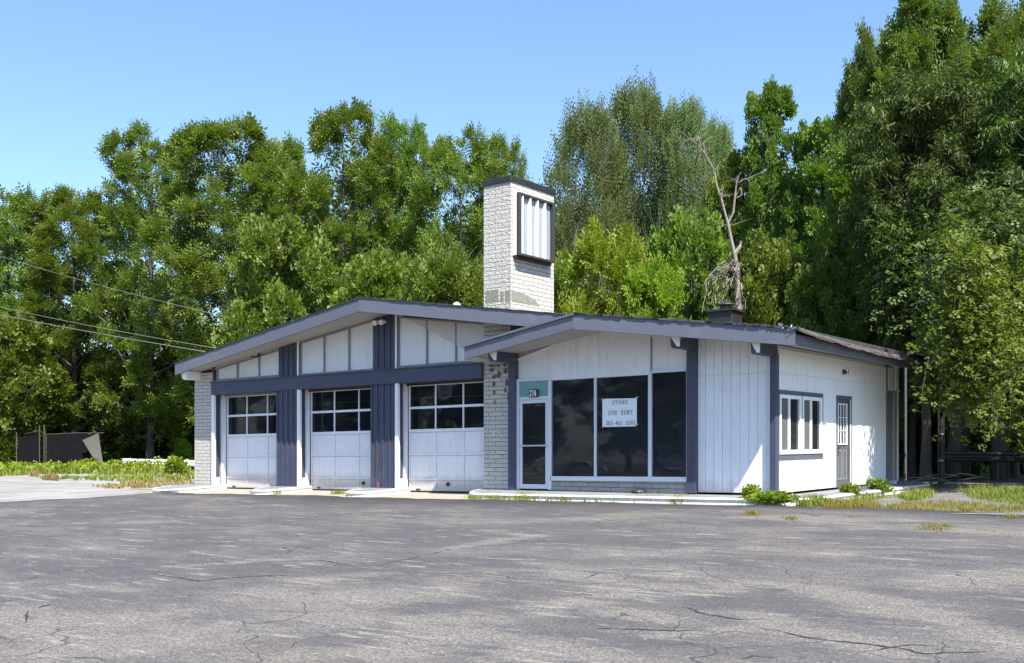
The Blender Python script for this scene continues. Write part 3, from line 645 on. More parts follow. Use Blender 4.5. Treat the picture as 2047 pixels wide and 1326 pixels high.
# --- garage front
beam = MB().box(-25.79, XT0, 20.0, 20.45, 2.655, 3.03).build("beam", M['navy'], bld, bevel=.004)
MB().box(-25.79, XT0, 19.965, 20.0, 3.0, 3.032).build("beam_ledge", M['navy'], beam)
def batten_pier(x0, x1, ztop, redmark=False):
    p = MB().box(x0, x1, 20.06, 20.42, -0.06, 2.655).build("pier", M['navy'], bld)
    u = MB(); u.prism_y([(x0+.04, 3.032), (x1-.02, 3.032), (x1-.02, zs_wall(x1)), (x0+.04, zs_wall(x0))], 20.08, 20.4)
    u = u.build("upper_panel", M['navy'], p)
    b = MB(); n = 4
    for k in range(n+1):
        xa = x0+(x1-x0)*k/n
        a0, a1 = (xa, xa+.05) if k == 0 else ((xa-.05, xa) if k == n else (xa-.025, xa+.025))
        b.box(a0, a1, 20.035, 20.06, -0.03, 2.655)
        zt = zs_wall((a0+a1)/2)-.01
        if k > 0: b.box(a0-.01, a1-.01, 20.055, 20.08, 3.034, zt)
    b.build("batten", M['navy'], p)
    MB().box(x0+.1, x1-.1, 20.05, 20.07, -.065, -.025).build("gap", M['black'], p)
    # right reveal: white corner board, dark reveal board, white foot
    MB().box(x1, x1+.10, 20.02, 20.10, -0.06, 2.65).build("corner_board", M['whitetrim'], p)
    MB().box(x1, x1+.02, 20.10, 20.30, .22, 2.65).build("reveal_board", M['navy'], p)
    MB().box(x1, x1+.025, 20.10, 20.30, -.06, .22).build("reveal_foot", M['whitetrim'], p)
    return p
p1 = batten_pier(-22.96, -22.10, 0); p2 = batten_pier(-19.33, -18.46, 0, True)
mb = MB(); mb.add([(-19.11, 20.0335, .42), (-19.065, 20.0335, .45), (-19.055, 20.0335, .90), (-19.085, 20.0335, 1.0), (-19.105, 20.0335, .8)], [(0,1,2,3,4)])
mb.build("red_scrape", M['red'], p2, recalc=False)
MB().box(-19.10, -19.02, 20.02, 20.036, -.02, .13).build("rusty_hasp", M['rust'], p2)
mb = MB(); mb.box(-25.79, -25.69, 20.02, 20.10, -.05, 2.65); cbp = mb.build("corner_board", M['whitetrim'], bld)
MB().box(-25.79, -25.77, 20.1, 20.3, .22, 2.65).build("reveal_board", M['navy'], bld); MB().box(-25.79, -25.765, 20.1, 20.3, -.06, .22).build("reveal_foot", M['whitetrim'], bld)

def garage_door(x0, x1, label, greyrow, lock, patch=False, junk=0):
    YD = 20.43; zb, zt = -0.085, 2.60
    d = bpy.data.objects.new("garage_door", None); sc.collection.objects.link(d); d.parent = bld; d["label"] = label
    MB().box(x0-.12, x0-.02, 20.30, 20.42, -.10, 2.655).build("jamb", M['door_white'], d)
    if x1 < -16: MB().box(x1+.02, x1+.10, 20.36, 20.46, -.10, 2.655).build("jamb", M['door_white'], d)
    rows = [zb, .215, .84, 1.475, 2.03, 2.60]
    f = MB(); st = .045
    xs_ = [x0, x0+(x1-x0)/3, x0+2*(x1-x0)/3, x1]
    # lower panels with raised stiles and rails
    f.box(x0, x1, YD+.02, YD+.05, zb, rows[3]-.0)
    for z_, h in ((zb, .07), (rows[1]-.03, .055), (rows[2]-.03, .055), (rows[3]-.07, .075)): f.box(x0, x1, YD, YD+.02, z_, z_+h)
    for i, x in enumerate(xs_): f.box(x-st/2 if 0 < i < 3 else (x if i == 0 else x-st), x+st/2 if 0 < i < 3 else (x+st if i == 0 else x), YD+.005, YD+.0199, zb+.07, rows[3]-.07)
    f.build("lower_panel", M['door_white'], d)
    jn = MB()
    for z_ in (rows[1]-.034, rows[2]-.034, rows[3]-.074): jn.box(x0+.002, x1-.002, YD+.004, YD+.03, z_-.006, z_+.0035)
    for i, x in enumerate(xs_):
        if i < 3: jn.box(x+(st if i == 0 else st/2), x+(st if i == 0 else st/2)+.006, YD+.017, YD+.03, zb+.075, rows[3]-.08)
    jn.build("joint", M['seam'], d)
    g_ = MB()
    for i, x in enumerate(xs_): g_.box(x-.016 if 0 < i < 3 else (x if i == 0 else x-.04), x+.016 if 0 < i < 3 else (x+.04 if i == 0 else x), YD, YD+.04, rows[3]+.006, zt)
    g_.box(x0, x1, YD-.004, YD+.04, rows[4]-.03, rows[4]+.03).box(x0, x1, YD-.002, YD+.04, zt-.02, zt+.05)
    wf_ = g_.build("window_frame", M['door_white'], d)
    gl = MB()
    gl.quad((x0, YD+.03, rows[3]), (x1, YD+.03, rows[3]), (x1, YD+.03, zt), (x0, YD+.03, zt))
    gl.build("window_pane", M['glass_grimy'], d, recalc=False)
    MB().box(x0-.1, x1+.05, 20.36, 20.44, 2.60, 2.655).build("head_trim", M['darkbrown'] if junk else M['greytrim'], d)
    for k in greyrow: MB().box(xs_[k]+.03, xs_[k+1]-.03, YD+.06, YD+.07, rows[4]+.03, zt-.02).build("grey_board", M['greyboard'], d)
    if junk: MB().box(x0, x1, 20.62, 20.64, 2.27, 2.285).build("inside_rail", M['whitetrim'], d)
    if lock:
        mb_ = MB(); mb_.tube([(lock, YD+.012, .085), (lock, YD-.022, .085)], [.052, .046], 14); mb_.build("lock", M['black'], d)
    MB().box(x0+.25, x0+.40, YD-.005, YD+.01, zb+.01, zb+.05).build("bottom_bracket", M['black'], d)
    MB().box(x0, x1, YD+.0, YD+.04, zb-.025, zb).build("rubber_seal", M['black'], d)
    return d
garage_door(-25.60, -22.90, "leftmost garage door, top panes partly boarded grey", (1, 2), None)
garage_door(-22.0, -19.22, "middle garage door, its window rail chipped", (), -19.98, junk=1)
garage_door(-18.36, -15.66, "right garage door beside the block tower", (), -17.05, junk=1)
# a car hood and clutter inside the bays
# clerestories
def clere(x0, x1, edges, top, bot=3.11):
    c = bpy.data.objects.new("clerestory", None); sc.collection.objects.link(c); c.parent = bld
    fz = lambda x: top(x)
    # header above
    MB().prism_y([(x0, fz(x0)+.045), (x1, fz(x1)+.045), (x1, zs_wall(x1)+.03), (x0, zs_wall(x0)+.03)], 20.12, 20.3).build("header_board", M['white_old'], c)
    MB().prism_y([(x0, fz(x0)), (x1, fz(x1)), (x1, fz(x1)+.045), (x0, fz(x0)+.045)], 20.10, 20.2).build("top_trim", M['greytrim'], c)
    MB().box(x0, x1, 20.10, 20.2, 3.032, bot).build("sill", M['greytrim'], c)
    for a, b in edges: MB().prism_y([(a, bot), (b, bot), (b, fz(b)), (a, fz(a))], 20.115, 20.2).build("mullion", M['greytrim'], c)
    MB().prism_y([(x0, bot), (x1, bot), (x1, fz(x1)), (x0, fz(x0))], 20.15, 20.19).build("panel", M['panel'], c)
T1 = lambda x: 3.407+(x+25.627)*(3.779-3.407)/(25.627-22.966)
T2 = lambda x: 3.925+(x+22.022)*(4.312-3.925)/(22.022-19.319)
T3 = lambda x: 4.314+(x+18.386)*(3.932-4.314)/(18.386-15.68)
clere(-25.75, -22.92, [(-25.70, -25.63), (-24.776, -24.709), (-23.822, -23.769)], T1)
clere(-22.12, -19.29, [(-22.117, -22.036), (-21.17, -21.112), (-20.231, -20.166)], T2, 3.085)
clere(-18.48, -15.655, [(-18.501+.03, -18.398), (-17.504, -17.446), (-16.565, -16.51)], T3, 3.10)
MB().box(-25.80, -25.745, 20.07, 20.2, 3.032, 3.52).build("corner_trim", M['navy'], bld)
MB().prism_y([(-22.135, 3.032), (-22.085, 3.032), (-22.085, zs_wall(-22.085)), (-22.135, zs_wall(-22.135))], 20.05, 20.079).build("corner_trim", M['whitetrim'], bld)
MB().prism_y([(-18.485, 3.032), (-18.44, 3.032), (-18.44, zs_wall(-18.44)), (-18.485, zs_wall(-18.485))], 20.05, 20.079).build("corner_trim", M['whitetrim'], bld)
# purlin ends
def purlin(x0, x1, yf, z0, z1, matside, mattip, ztop_wall=None):
    m = MB(); zt = z1
    # main beam with a slant-cut nose
    m.prism_x([(yf+.10, z0), (20.15, z0), (20.15, zt), (yf-.02, zt), (yf+.02, z0+.02)], x0, x1)
    b = m.build("purlin", matside, bld, bevel=.003)
    t = MB(); t.add([(x0-.002, yf-.025, zt), (x1+.003, yf-.025, zt), (x1+.003, yf+.018, z0+.02), (x1-.06, yf+.018, z0+.02)], [(0,1,2,3)])
    t.add([(x1+.003, yf-.025, zt), (x1+.003, yf+.05, zt), (x1+.003, yf+.018, z0+.02)], [(0,1,2)])
    t.build("lit_purlin_nose", mattip, b, recalc=False)  # white nose colour paints in the sunlit look of the slanted cut
    return b
purlin(-26.64, -26.40, 19.60, 3.13, 3.375, M['white_tin'], M['white_tin'])
purlin(-14.86, -14.65, 19.25, 2.955, 3.19, M['navy'], M['white_tin'])
purlin(-10.20, -10.00, 19.25, 2.955, 3.20, M['navy'], M['white_tin'])
purlin(-8.465, -8.29, 19.25, 2.72, 2.98, M['navy'], M['white_tin'])

# --- shop front
MB().box(-14.85, -14.65, 19.99, 20.2, -.02, 2.98).build("post", M['navy'], bld, bevel=.004)
MB().box(-10.22, -10.01, 19.99, 20.2, -.02, 2.98).build("post", M['navy'], bld, bevel=.004)
MB().box(-8.385, -8.262, 19.985, 20.16, -.02, 2.78).build("post", M['navy'], bld, bevel=.004)
# upper panels
mb = MB(); mb.prism_y([(-14.65, 2.56), (-13.71, 2.56), (-13.71, 3.17+.10), (-14.65, 3.03)], 20.13, 20.2); mb.build("upper_panel", M['panel'], bld)
MB().prism_y([(-14.65, 3.03), (-13.71, 3.27), (-13.71, 3.30), (-14.65, 3.06)], 20.10, 20.2).build("panel_trim", M['white'], bld)
MB().prism_y([(-14.65, 3.05), (-13.71, 3.29), (-13.71, zs_wall(-13.71)+.02), (-14.65, zs_wall(-14.65)+.02)], 20.14, 20.22).build("header_board", M['soffit'], bld)
def upan(x0, x1, z0, y0=20.085):
    pts_ = [(x0, z0), (x1, z0), (x1, zs_wall(x1)+.02)] + ([(XS, zs_wall(XS)+.02)] if x0 < XS < x1 else []) + [(x0, zs_wall(x0)+.02)]
    MB().prism_y(pts_, y0, 20.2).build("upper_panel", M['panel'], bld)
upan(-13.705, -12.455, 2.515); upan(-12.448, -11.125, 2.515)
MB().box(-12.52, -12.448, 20.078, 20.085, 2.52, 3.4).build("joint_strip", M['white'], bld)
upan(-11.118, -10.22, 2.60, 20.11); MB().box(-11.12, -11.09, 20.08, 20.11, 2.55, 3.3).build("joint_strip", M['greytrim'], bld)
# frames of the shop windows
sw = bpy.data.objects.new("shop_window", None); sc.collection.objects.link(sw); sw.parent = bld
fr = MB()
fr.box(-13.70, -10.22, 20.05, 20.15, .215, .315)                       # sill
fr.box(-13.755, -13.675, 20.05, 20.15, -.0, 2.56)                      # jamb between door and window
fr.box(-12.53, -12.475, 20.06, 20.14, .315, 2.515).box(-11.165, -11.085, 20.055, 20.14, .315, 2.55).box(-10.262, -10.22, 20.06, 20.14, .315, 2.56)
fr.box(-11.085, -10.262, 20.055, 20.14, 2.53, 2.60).box(-13.675, -11.165, 20.09, 20.14, 2.50, 2.518)
fr.build("frame", M['alu'], sw, bevel=.003)
for xa, xb, zt in ((-13.675, -12.53, 2.51), (-12.475, -11.165, 2.51), (-11.085, -10.262, 2.53)):
    MB().quad((xa, 20.10, .315), (xb, 20.10, .315), (xb, 20.10, zt), (xa, 20.10, zt)).build("pane", M['glass'], sw, recalc=False)
MB().box(-13.69, -10.22, 20.08, 20.25, -.05, .213).build("block_plinth", M['block_grey'], bld)
# glass door
dr = bpy.data.objects.new("glass_door", None); sc.collection.objects.link(dr); dr.parent = bld
fr = MB()
fr.box(-14.65, -14.585, 20.05, 20.15, 0, 2.57).box(-14.585, -13.755, 20.05, 20.15, 2.512, 2.57).box(-14.585, -13.755, 20.05, 20.15, 2.085, 2.15)
fr.build("door_frame", M['alu'], dr, bevel=.003)
fr = MB(); fr.box(-14.575, -14.505, 20.07, 20.12, .02, 2.08).box(-13.845, -13.765, 20.07, 20.12, .02, 2.08).box(-14.505, -13.845, 20.07, 20.12, 2.0, 2.08).box(-14.505, -13.845, 20.07, 20.12, .02, .125)
fr.build("leaf_frame", M['alu'], dr, bevel=.003)
MB().quad((-14.505, 20.095, .125), (-13.845, 20.095, .125), (-13.845, 20.095, 2.0), (-14.505, 20.095, 2.0)).build("pane", glass("door_glass", (0.45, 0.46, 0.48), 1.5, 0.06), dr, recalc=False)
mb = MB(); mb.box(-14.56, -13.79, 20.01, 20.04, 1.0, 1.035).box(-14.555, -14.53, 20.04, 20.07, 1.0, 1.035).box(-13.82, -13.795, 20.04, 20.07, 1.0, 1.035); mb.build("push_bar", M['galv'], dr)
MB().box(-14.585, -13.755, 20.09, 20.10, 2.15, 2.512).build("transom_board", M['teal'], dr)

# front siding and side siding: real boards with open grooves
def seg_col(): return M['white']
mb = MB(); x = -10.01+.0; edges = []
gx = [-10.01]+[-9.84+.192*k for k in range(8)]+[-8.385]
for a, b in zip(gx[:-1], gx[1:]):
    for za, zb in ((0.0, 2.405), (2.409, None)):
        t0 = zs_wall(a)+.02 if zb is None else zb; t1 = zs_wall(b)+.02 if zb is None else zb
        mb.prism_y([(a+.004, za), (b-.004, za), (b-.004, t1), (a+.004, t0)], 20.10, 20.13)
mb.build("front_siding", M['white'], bld)
MB().box(-10.01, -8.385, 20.13, 20.2, 0, 2.9).build("siding_backing", M['greytrim'], bld)
MB().box(-8.46, -8.386, 20.085, 20.10, 0, 2.78).build("corner_board", M['white'], bld)
mb = MB(); ye = [20.16]; 
while ye[-1] < 27.0: ye.append(ye[-1]+.2)
holes = [(20.15, 22.62, .655, 2.065), (23.455, 24.478, -.05, 2.065)]
def segs(a, b):
    lst = [(0.0, 2.405), (2.409, 2.88)]
    out = []
    for z0_, z1_ in lst:
        cur = [(z0_, z1_)]
        for (ha, hb, hz0, hz1) in holes:
            if a < hb and b > ha and max(a, ha) < min(b, hb)-1e-6:
                nw = []
                for c0, c1 in cur:
                    if hz0 > c0: nw.append((c0, min(c1, hz0)))
                    if hz1 < c1: nw.append((max(c0, hz1), c1))
                cur = [q for q in nw if q[1]-q[0] > .01]
        out += cur
    return out
ycuts = sorted(set([round(v_, 3) for v_ in ye]+[22.62, 23.455, 24.478, 27.05]))
for a, b in zip(ycuts[:-1], ycuts[1:]):
    if a >= 27.05: break
    for z0_, z1_ in segs(a, b):
        g0 = .0015 if any(abs(a-q) < .002 for q in ye) else 0
        mb.box(-8.30, -8.277, a+g0, b-g0, z0_, z1_)
mb.build("side_siding", M['white'], bld)
mb = MB()
for (a, b, c, d) in ((20.16, 22.62, 0, .655), (20.16, 22.62, 2.065, 2.95), (22.62, 23.455, 0, 2.95), (23.455, 24.478, 2.065, 2.95), (24.478, 28.2, 0, 2.95)): mb.box(-8.40, -8.30, a, b, c, d)
mb.build("side_wall", M['white_old'], bld)
MB().box(-8.45, -8.285, 27.48, YB, -.2, 2.95).build("end_block_wall", M['block_smooth'], bld)
pb_ = MB().box(-8.30, -8.235, 27.05, 27.47, -.02, 2.90).build("end_board", M['slate'], bld, bevel=.003)
MB().box(-8.235, -8.215, 27.07, 27.44, 2.30, 2.88).build("white_board", M['white_old'], pb_)
mb = MB(); mb.tube([(-8.17, 27.47, 2.3), (-8.17, 27.47, 2.92)], .035, 8); mb.box(-8.25, -8.09, 27.2, 27.6, 2.90, 2.96); mb.build("downspout", M['galv'], bld)
MB().box(-8.27, -8.12, 27.2, 27.42, -.06, .03).build("splash_stone", M['white'], bld)
# side windows
XO = -8.262
wn = bpy.data.objects.new("side_window", None); sc.collection.objects.link(wn); wn.parent = bld
mb = MB(); mb.box(-8.33, XO, 20.156, 22.617, 1.975, 2.062).box(-8.33, XO, 20.156, 22.617, .656, .765).box(-8.33, XO, 20.156, 20.185, .765, 1.975).box(-8.33, XO, 22.52, 22.617, .765, 1.975).box(-8.33, XO, 21.318, 21.39, .765, 1.975)
mb.build("casing", M['greydoor'], wn, bevel=.003)
for ya, yb_ in ((20.187, 21.316), (21.392, 22.518)):
    mb = MB(); xo = XO+.018; L = yb_-ya
    mb.box(-8.32, xo, ya, ya+.06, .77, 1.97).box(-8.32, xo, yb_-.09, yb_, .77, 1.97).box(-8.32, xo, ya+.06, yb_-.09, 1.895, 1.97).box(-8.32, xo, ya+.06, yb_-.09, .77, .855).box(-8.31, xo-.01, ya+.46, ya+.54, .855, 1.895)
    f_ = mb.build("sash", M['whitetrim'], wn, bevel=.003)
    MB().quad((-8.285, ya+.06, .855), (-8.285, yb_-.09, .855), (-8.285, yb_-.09, 1.895), (-8.285, ya+.06, 1.895)).build("pane", M['glass'], f_, recalc=False)
    MB().box(-8.282, -8.280, ya+.06, ya+.46, .855, 1.895).build("insect_screen", M['screen'], f_)
# side door
dr = bpy.data.objects.new("side_door", None); sc.collection.objects.link(dr); dr.parent = bld
MB().box(-8.36, XO, 23.455, 23.52, -.02, 2.06).box(-8.36, XO, 24.30, 24.478, -.02, 2.06).box(-8.36, XO, 23.52, 24.30, 1.985, 2.06).build("casing", M['greydoor'], dr, bevel=.003)
MB().box(-8.33, XO+.005, 24.335, 24.40, .02, 1.97).build("peeling_jamb", M['white_old'], dr)
lf = MB().box(-8.34, -8.30, 23.52, 24.30, 0, .95).box(-8.34, -8.30, 23.52, 23.625, .95, 1.985).box(-8.34, -8.30, 24.18, 24.30, .95, 1.985).box(-8.34, -8.30, 23.625, 24.18, 1.88, 1.985).build("leaf", M['greydoor'], dr)
mb = MB()
for ya, yb_ in ((23.62, 23.86), (23.95, 24.19)):
    for (a, b, c, d) in ((ya, yb_, .16, .18), (ya, yb_, .80, .82), (ya, ya+.02, .18, .80), (yb_-.02, yb_, .18, .80)): mb.box(-8.30, -8.29, a, b, c, d)
mb.build("moulding", M['greytrim'], lf)
mb = MB(); mb.box(-8.31, -8.275, 23.60, 23.63, .95, 1.885).box(-8.31, -8.275, 24.17, 24.20, .95, 1.885).box(-8.31, -8.275, 23.63, 24.17, 1.86, 1.885).box(-8.31, -8.275, 23.63, 24.17, .95, .975)
for y in (23.80, 23.985): mb.box(-8.305, -8.285, y, y+.018, .975, 1.86)
for z in (1.26, 1.56): mb.box(-8.305, -8.285, 23.63, 24.17, z, z+.016)
mb.build("window_grille", M['whitetrim'], lf)
MB().quad((-8.315, 23.62, .95), (-8.315, 24.18, .95), (-8.315, 24.18, 1.88), (-8.315, 23.62, 1.88)).build("pane", M['glass'], lf, recalc=False)
mb = MB(); mb.tube([(-8.30, 23.60, .88), (-8.25, 23.60, .88), (-8.25, 23.66, .88)], .012, 8); mb.box(-8.30, -8.285, 23.585, 23.615, .70, .90); mb.build("handle", M['black'], lf)
# broken lamp bracket and loose wire on the side wall
mb = MB(); lx, ly, lz = -8.27, 23.9, 2.60
mb.tube([(lx, ly, lz), (lx+.05, ly, lz)], [.06, .05], 10)
for k in range(5):
    a = random.uniform(-1, 1); mb.tube([(lx+.04, ly, lz), (lx+.1, ly+.1*a, lz-.03), (lx+.06, ly+.2*a+.1, lz-.05+.04*k)], .007, 5)
mb.build("lamp_bracket", M['darkbrown'], bld)
# floodlights
mb = MB(); mb.box(-23.98, -23.66, 19.98, 20.03, 3.66, 3.86); fl = mb.build("floodlight", M['black'], bld)
MB().box(-23.95, -23.69, 19.965, 19.981, 3.69, 3.83).build("lamp_glass", M['galv'], fl); MB().tube([(-23.66, 20.0, 3.80), (-23.5, 20.1, 3.86)], .02, 6).build("arm", M['galv'], fl)
for x in (-19.02, -18.80):
    mb = MB(); mb.tube([(x, 20.03, 4.25), (x, 19.93, 4.24), (x, 19.85, 4.22)], [.04, .065, .07], 12); mb.build("spot_lamp", M['white_tin'], bld)
# flue on the roof and little dome vent
fx, fy = -11.35, 24.3
mb = MB().box(fx-.31, fx+.31, fy-.31, fy+.31, 3.4, 4.26)
ch = mb.build("chimney", M['black'], bld, bevel=.01)
MB().prism_z([(fx-.36, fy-.36), (fx+.36, fy-.36), (fx+.36, fy+.36), (fx-.36, fy+.36)], 4.26, 4.31).build("chimney_cap", M['black'], ch)
mb = MB(); mb.tube([(fx, fy, 4.31), (fx, fy, 4.40)], [.15, .15], 12); mb.tube([(fx, fy, 4.44), (fx, fy, 4.46), (fx, fy, 4.52)], [.235, .22, .06], 14)
for k in range(5): mb.tube([(fx+.13*math.cos(k*1.257), fy+.13*math.sin(k*1.257), 4.38), (fx+.13*math.cos(k*1.257), fy+.13*math.sin(k*1.257), 4.45)], .012, 5)
mb.build("flue_cowl", M['black'], ch)
mb = MB(); mb.tube([(-18.87, 23, 4.75), (-18.87, 23, 4.95), (-18.87, 23, 5.03), (-18.87, 23, 5.07)], [.06, .12, .10, .03], 10); mb.build("roof_vent", M['white_tin'], bld)
# 274 plate
pl_ = MB().box(-14.27, -14.02, 20.02, 20.045, 2.13, 2.32).build("number_plate", M['black'], bld)
SG = {'2': [((0,1),(0,.55)), ], }
def stroke(mb, pts, wx, wz, y, ox, oz, s, thin=True):
    for (xa, za), (xb, zb) in zip(pts[:-1], pts[1:]):
        xa, xb = ox+xa*s, ox+xb*s; za, zb = oz+za*s, oz+zb*s
        P = [(x+dx, z+dz) for x, z in ((xa, za), (xb, zb)) for dx in (-wx, wx) for dz in (-wz, wz)]
        P = sorted(set((round(a, 6), round(b, 6)) for a, b in P))
        def cr(o, a, b): return (a[0]-o[0])*(b[1]-o[1])-(a[1]-o[1])*(b[0]-o[0])
        lo = []
        for p in P:
            while len(lo) > 1 and cr(lo[-2], lo[-1], p) <= 0: lo.pop()
            lo.append(p)
        up = []
        for p in reversed(P):
            while len(up) > 1 and cr(up[-2], up[-1], p) <= 0: up.pop()
            up.append(p)
        h = lo[:-1]+up[:-1]; stroke.k += 1; yy_ = y-(stroke.k % 7)*0.0002
        mb.add([(x, yy_, z) for x, z in h], [tuple(range(len(h)))])
stroke.k = 0
def arcp(cx1, cz1, rx, rz, a0, a1, n=10): return [(cx1+rx*math.cos(R(a0+(a1-a0)*k/n)), cz1+rz*math.sin(R(a0+(a1-a0)*k/n))) for k in range(n+1)]
GL = {  # glyph strokes in a box 0.62 wide, 1 high
 '0': [arcp(.31, .5, .24, .46, 0, 360, 18)], '1': [[(.31, 0), (.31, 1), (.12, .82)], [(.12, .02), (.5, .02)]],
 '2': [arcp(.31, .74, .23, .24, 160, -30, 8)+[(.07, .03), (.56, .03), (.57, .2)]], '3': [arcp(.29, .75, .22, .22, 150, -90, 8), arcp(.29, .27, .25, .25, 90, -150, 9)],
 '4': [[(.44, 0), (.44, 1), (.04, .3), (.6, .3)], [(.3, .02), (.58, .02)]], '5': [[(.52, .97), (.12, .97), (.10, .56)]+arcp(.30, .33, .25, .30, 110, -150, 9)],
 '6': [arcp(.31, .28, .24, .26, 0, 360, 14), [(.50, .93), (.24, .8), (.09, .45), (.07, .3)]], '7': [[(.05, .8), (.06, .96), (.58, .96), (.26, 0)]],
 '-': [[(.08, .42), (.46, .42)]], 'S': [arcp(.31, .75, .22, .22, 20, 260, 9)+arcp(.31, .26, .24, .24, 80, -160, 9), [(.53, .96), (.53, .78)], [(.07, .22), (.07, .03)]],
 'T': [[(.31, 0), (.31, .97)], [(.02, .75), (.03, .97), (.6, .97), (.61, .75)], [(.18, .02), (.44, .02)]], 'O': [arcp(.33, .5, .28, .47, 0, 360, 18)],
 'R': [[(.14, 0), (.14, .97)], [(.02, .97), (.36, .97)], arcp(.34, .74, .2, .23, 90, -90, 8), [(.14, .51), (.34, .51), (.52, .05), (.62, .02)], [(.02, .02), (.27, .02)]],
 'E': [[(.14, 0), (.14, .97)], [(.02, .97), (.55, .97), (.56, .76)], [(.14, .5), (.42, .5)], [(.42, .62), (.42, .38)], [(.02, .02), (.57, .02), (.59, .26)]],
 'F': [[(.14, 0), (.14, .97)], [(.02, .97), (.55, .97), (.56, .76)], [(.14, .5), (.42, .5)], [(.42, .62), (.42, .38)], [(.02, .02), (.27, .02)]],
 'N': [[(.12, .02), (.12, .97), (.5, .03), (.5, .97)], [(.02, .02), (.22, .02)], [(.0, .97), (.14, .97)], [(.4, .97), (.62, .97)]]}
def write(mb, txt, x0, x1, z0, h, y, wx, wz, sqz=None):
    n = len(txt); adv = (x1-x0)/n
    for i, chh in enumerate(txt):
        if chh == ' ': continue
        for st_ in GL[chh]:
            pts_ = [(px*adv*1.2/h, pz) for px, pz in st_]
            stroke(mb, pts_, wx, wz, y, x0+adv*i, z0, h)
mb = MB()
write(mb, "274", -14.25, -14.045, 2.155, .14, 20.012, .008, .007)
mb.build("digits", M['digits'], pl_, recalc=False)
# rent sign (paper, behind/on the glass)
sg = thing("paper_sign", "white paper store for rent sign taped to the middle shop window", "sign", (-11.89, 20.08, 1.40))
mb = MB(); mb.prism_y([(-12.325, 1.405), (-11.475, 1.405), (-11.457, 1.45), (-11.457, 2.01), (-12.325, 2.03)], 20.086, 20.092); mb.build("sheet", M['paper'], sg)
mb = MB()
write(mb, "STORE", -12.07, -11.66, 1.895, .085, 20.083, .0052, .0024)
write(mb, "FOR RENT", -12.17, -11.54, 1.665, .092, 20.083, .0052, .0024)
write(mb, "203-461-5501", -12.235, -11.475, 1.44, .092, 20.083, .0052, .0026)
mb.build("lettering", M['ink'], sg, recalc=False)
mb = MB()
for (x, z, l, a) in ((-12.35, 1.99, .09, .5), (-11.50, 2.0, .08, -.6), (-12.33, 1.39, .07, 1.2), (-11.49, 1.42, .07, -.9)):
    mb.add([(x, 20.084, z), (x+l, 20.084, z+.02), (x+l, 20.084, z+.045), (x, 20.084, z+.03)], [(0,1,2,3)])
mb.build("tape", M['galv'], sg, recalc=False)
# sockets / things inside the shop, near the back wall
for x, z in ((-12.7, 1.25), (-11.45, 1.3)): MB().box(x-.06, x+.06, 24.17, 24.2, z-.1, z+.1).build("wall_box", M['black'], bld)
# mats
mt = MB(); mt.prism_z([(-8.1, 23.3), (-7.75, 23.35), (-7.68, 24.0), (-7.75, 24.8), (-8.15, 24.85), (-8.2, 24.0)], -.055, -.012); mt = mt.build("door_mat", M['greydoor']); tag(mt, "dark flattened door mat outside the side door", "mat")
mt = MB(); mt.tube([(-11.35, 19.98, -.01), (-11.35, 19.98, .03)], [.17, .15], 16); mt = mt.build("round_mat", M['black']); tag(mt, "small dark round mat below the shop window sill", "mat")

# ---------------------------------------------------------------- foliage
def spray_proto(kind):
    q = []
    def leaf(cx1, cy1, cz1, dx, dy, L, W, dz=0.0):
        n = math.hypot(dx, dy); dx, dy = dx/n, dy/n; px_, py_ = -dy, dx
        q.append([(cx1, cy1, cz1), (cx1+dx*L*.5+px_*W*.5, cy1+dy*L*.5+py_*W*.5, cz1+dz*.3+.01), (cx1+dx*L, cy1+dy*L, cz1+dz), (cx1+dx*L*.5-px_*W*.5, cy1+dy*L*.5-py_*W*.5, cz1+dz*.3+.01)])
    if kind == 'compound':
        for i in range(3):
            x = .15+.28*i; leaf(x, 0, -.1*x*x, .35, 1, .38, .17, -.08); leaf(x, 0, -.1*x*x, .35, -1, .38, .17, -.08)
        leaf(.85, 0, -.08, 1, 0, .38, .17, -.1)
    elif kind == 'broad':
        for i in range(5):
            a = i*2.4; leaf(.2*i, .12*math.sin(a), .05*math.cos(a), math.cos(a)*.6+.5, math.sin(a), .42, .36, -.08)
    elif kind == 'droop':
        for i in range(6):
            x = .15*i; s_ = 1 if i % 2 else -1; leaf(x, 0, 0, .5, s_*.8, .40, .12, -.34)
    elif kind == 'small':
        for i in range(6):
            x = .17*i; s_ = 1 if i % 2 else -1; leaf(x, 0, .02*s_, .6, s_, .22, .13, .03)
    return np.array(q, dtype=float)     # (L,4,3)
PRO = {k: spray_proto(k) for k in ('compound', 'broad', 'droop', 'small')}
def sprays(pos, dirs, size, kind, r):
    n = len(pos); D = dirs/np.linalg.norm(dirs, axis=1, keepdims=True)
    up = np.tile([0, 0, 1.0], (n, 1))+r.normal(0, .55, (n, 3))
    S = np.cross(up, D); S /= np.linalg.norm(S, axis=1, keepdims=True)+1e-9; Nn = np.cross(D, S)
    q = PRO[kind]; sz = size*r.uniform(.5, 1.45, n)
    V = pos[:, None, None, :]+sz[:, None, None, None]*(q[None, :, :, 0:1]*D[:, None, None, :]+q[None, :, :, 1:2]*S[:, None, None, :]+q[None, :, :, 2:3]*Nn[:, None, None, :])
    return V.reshape(-1, 3)
def leaf_mesh(name, V, mat):
    n = len(V)//4; return raw_mesh(name, V, np.arange(n*4).reshape(n, 4), [mat])
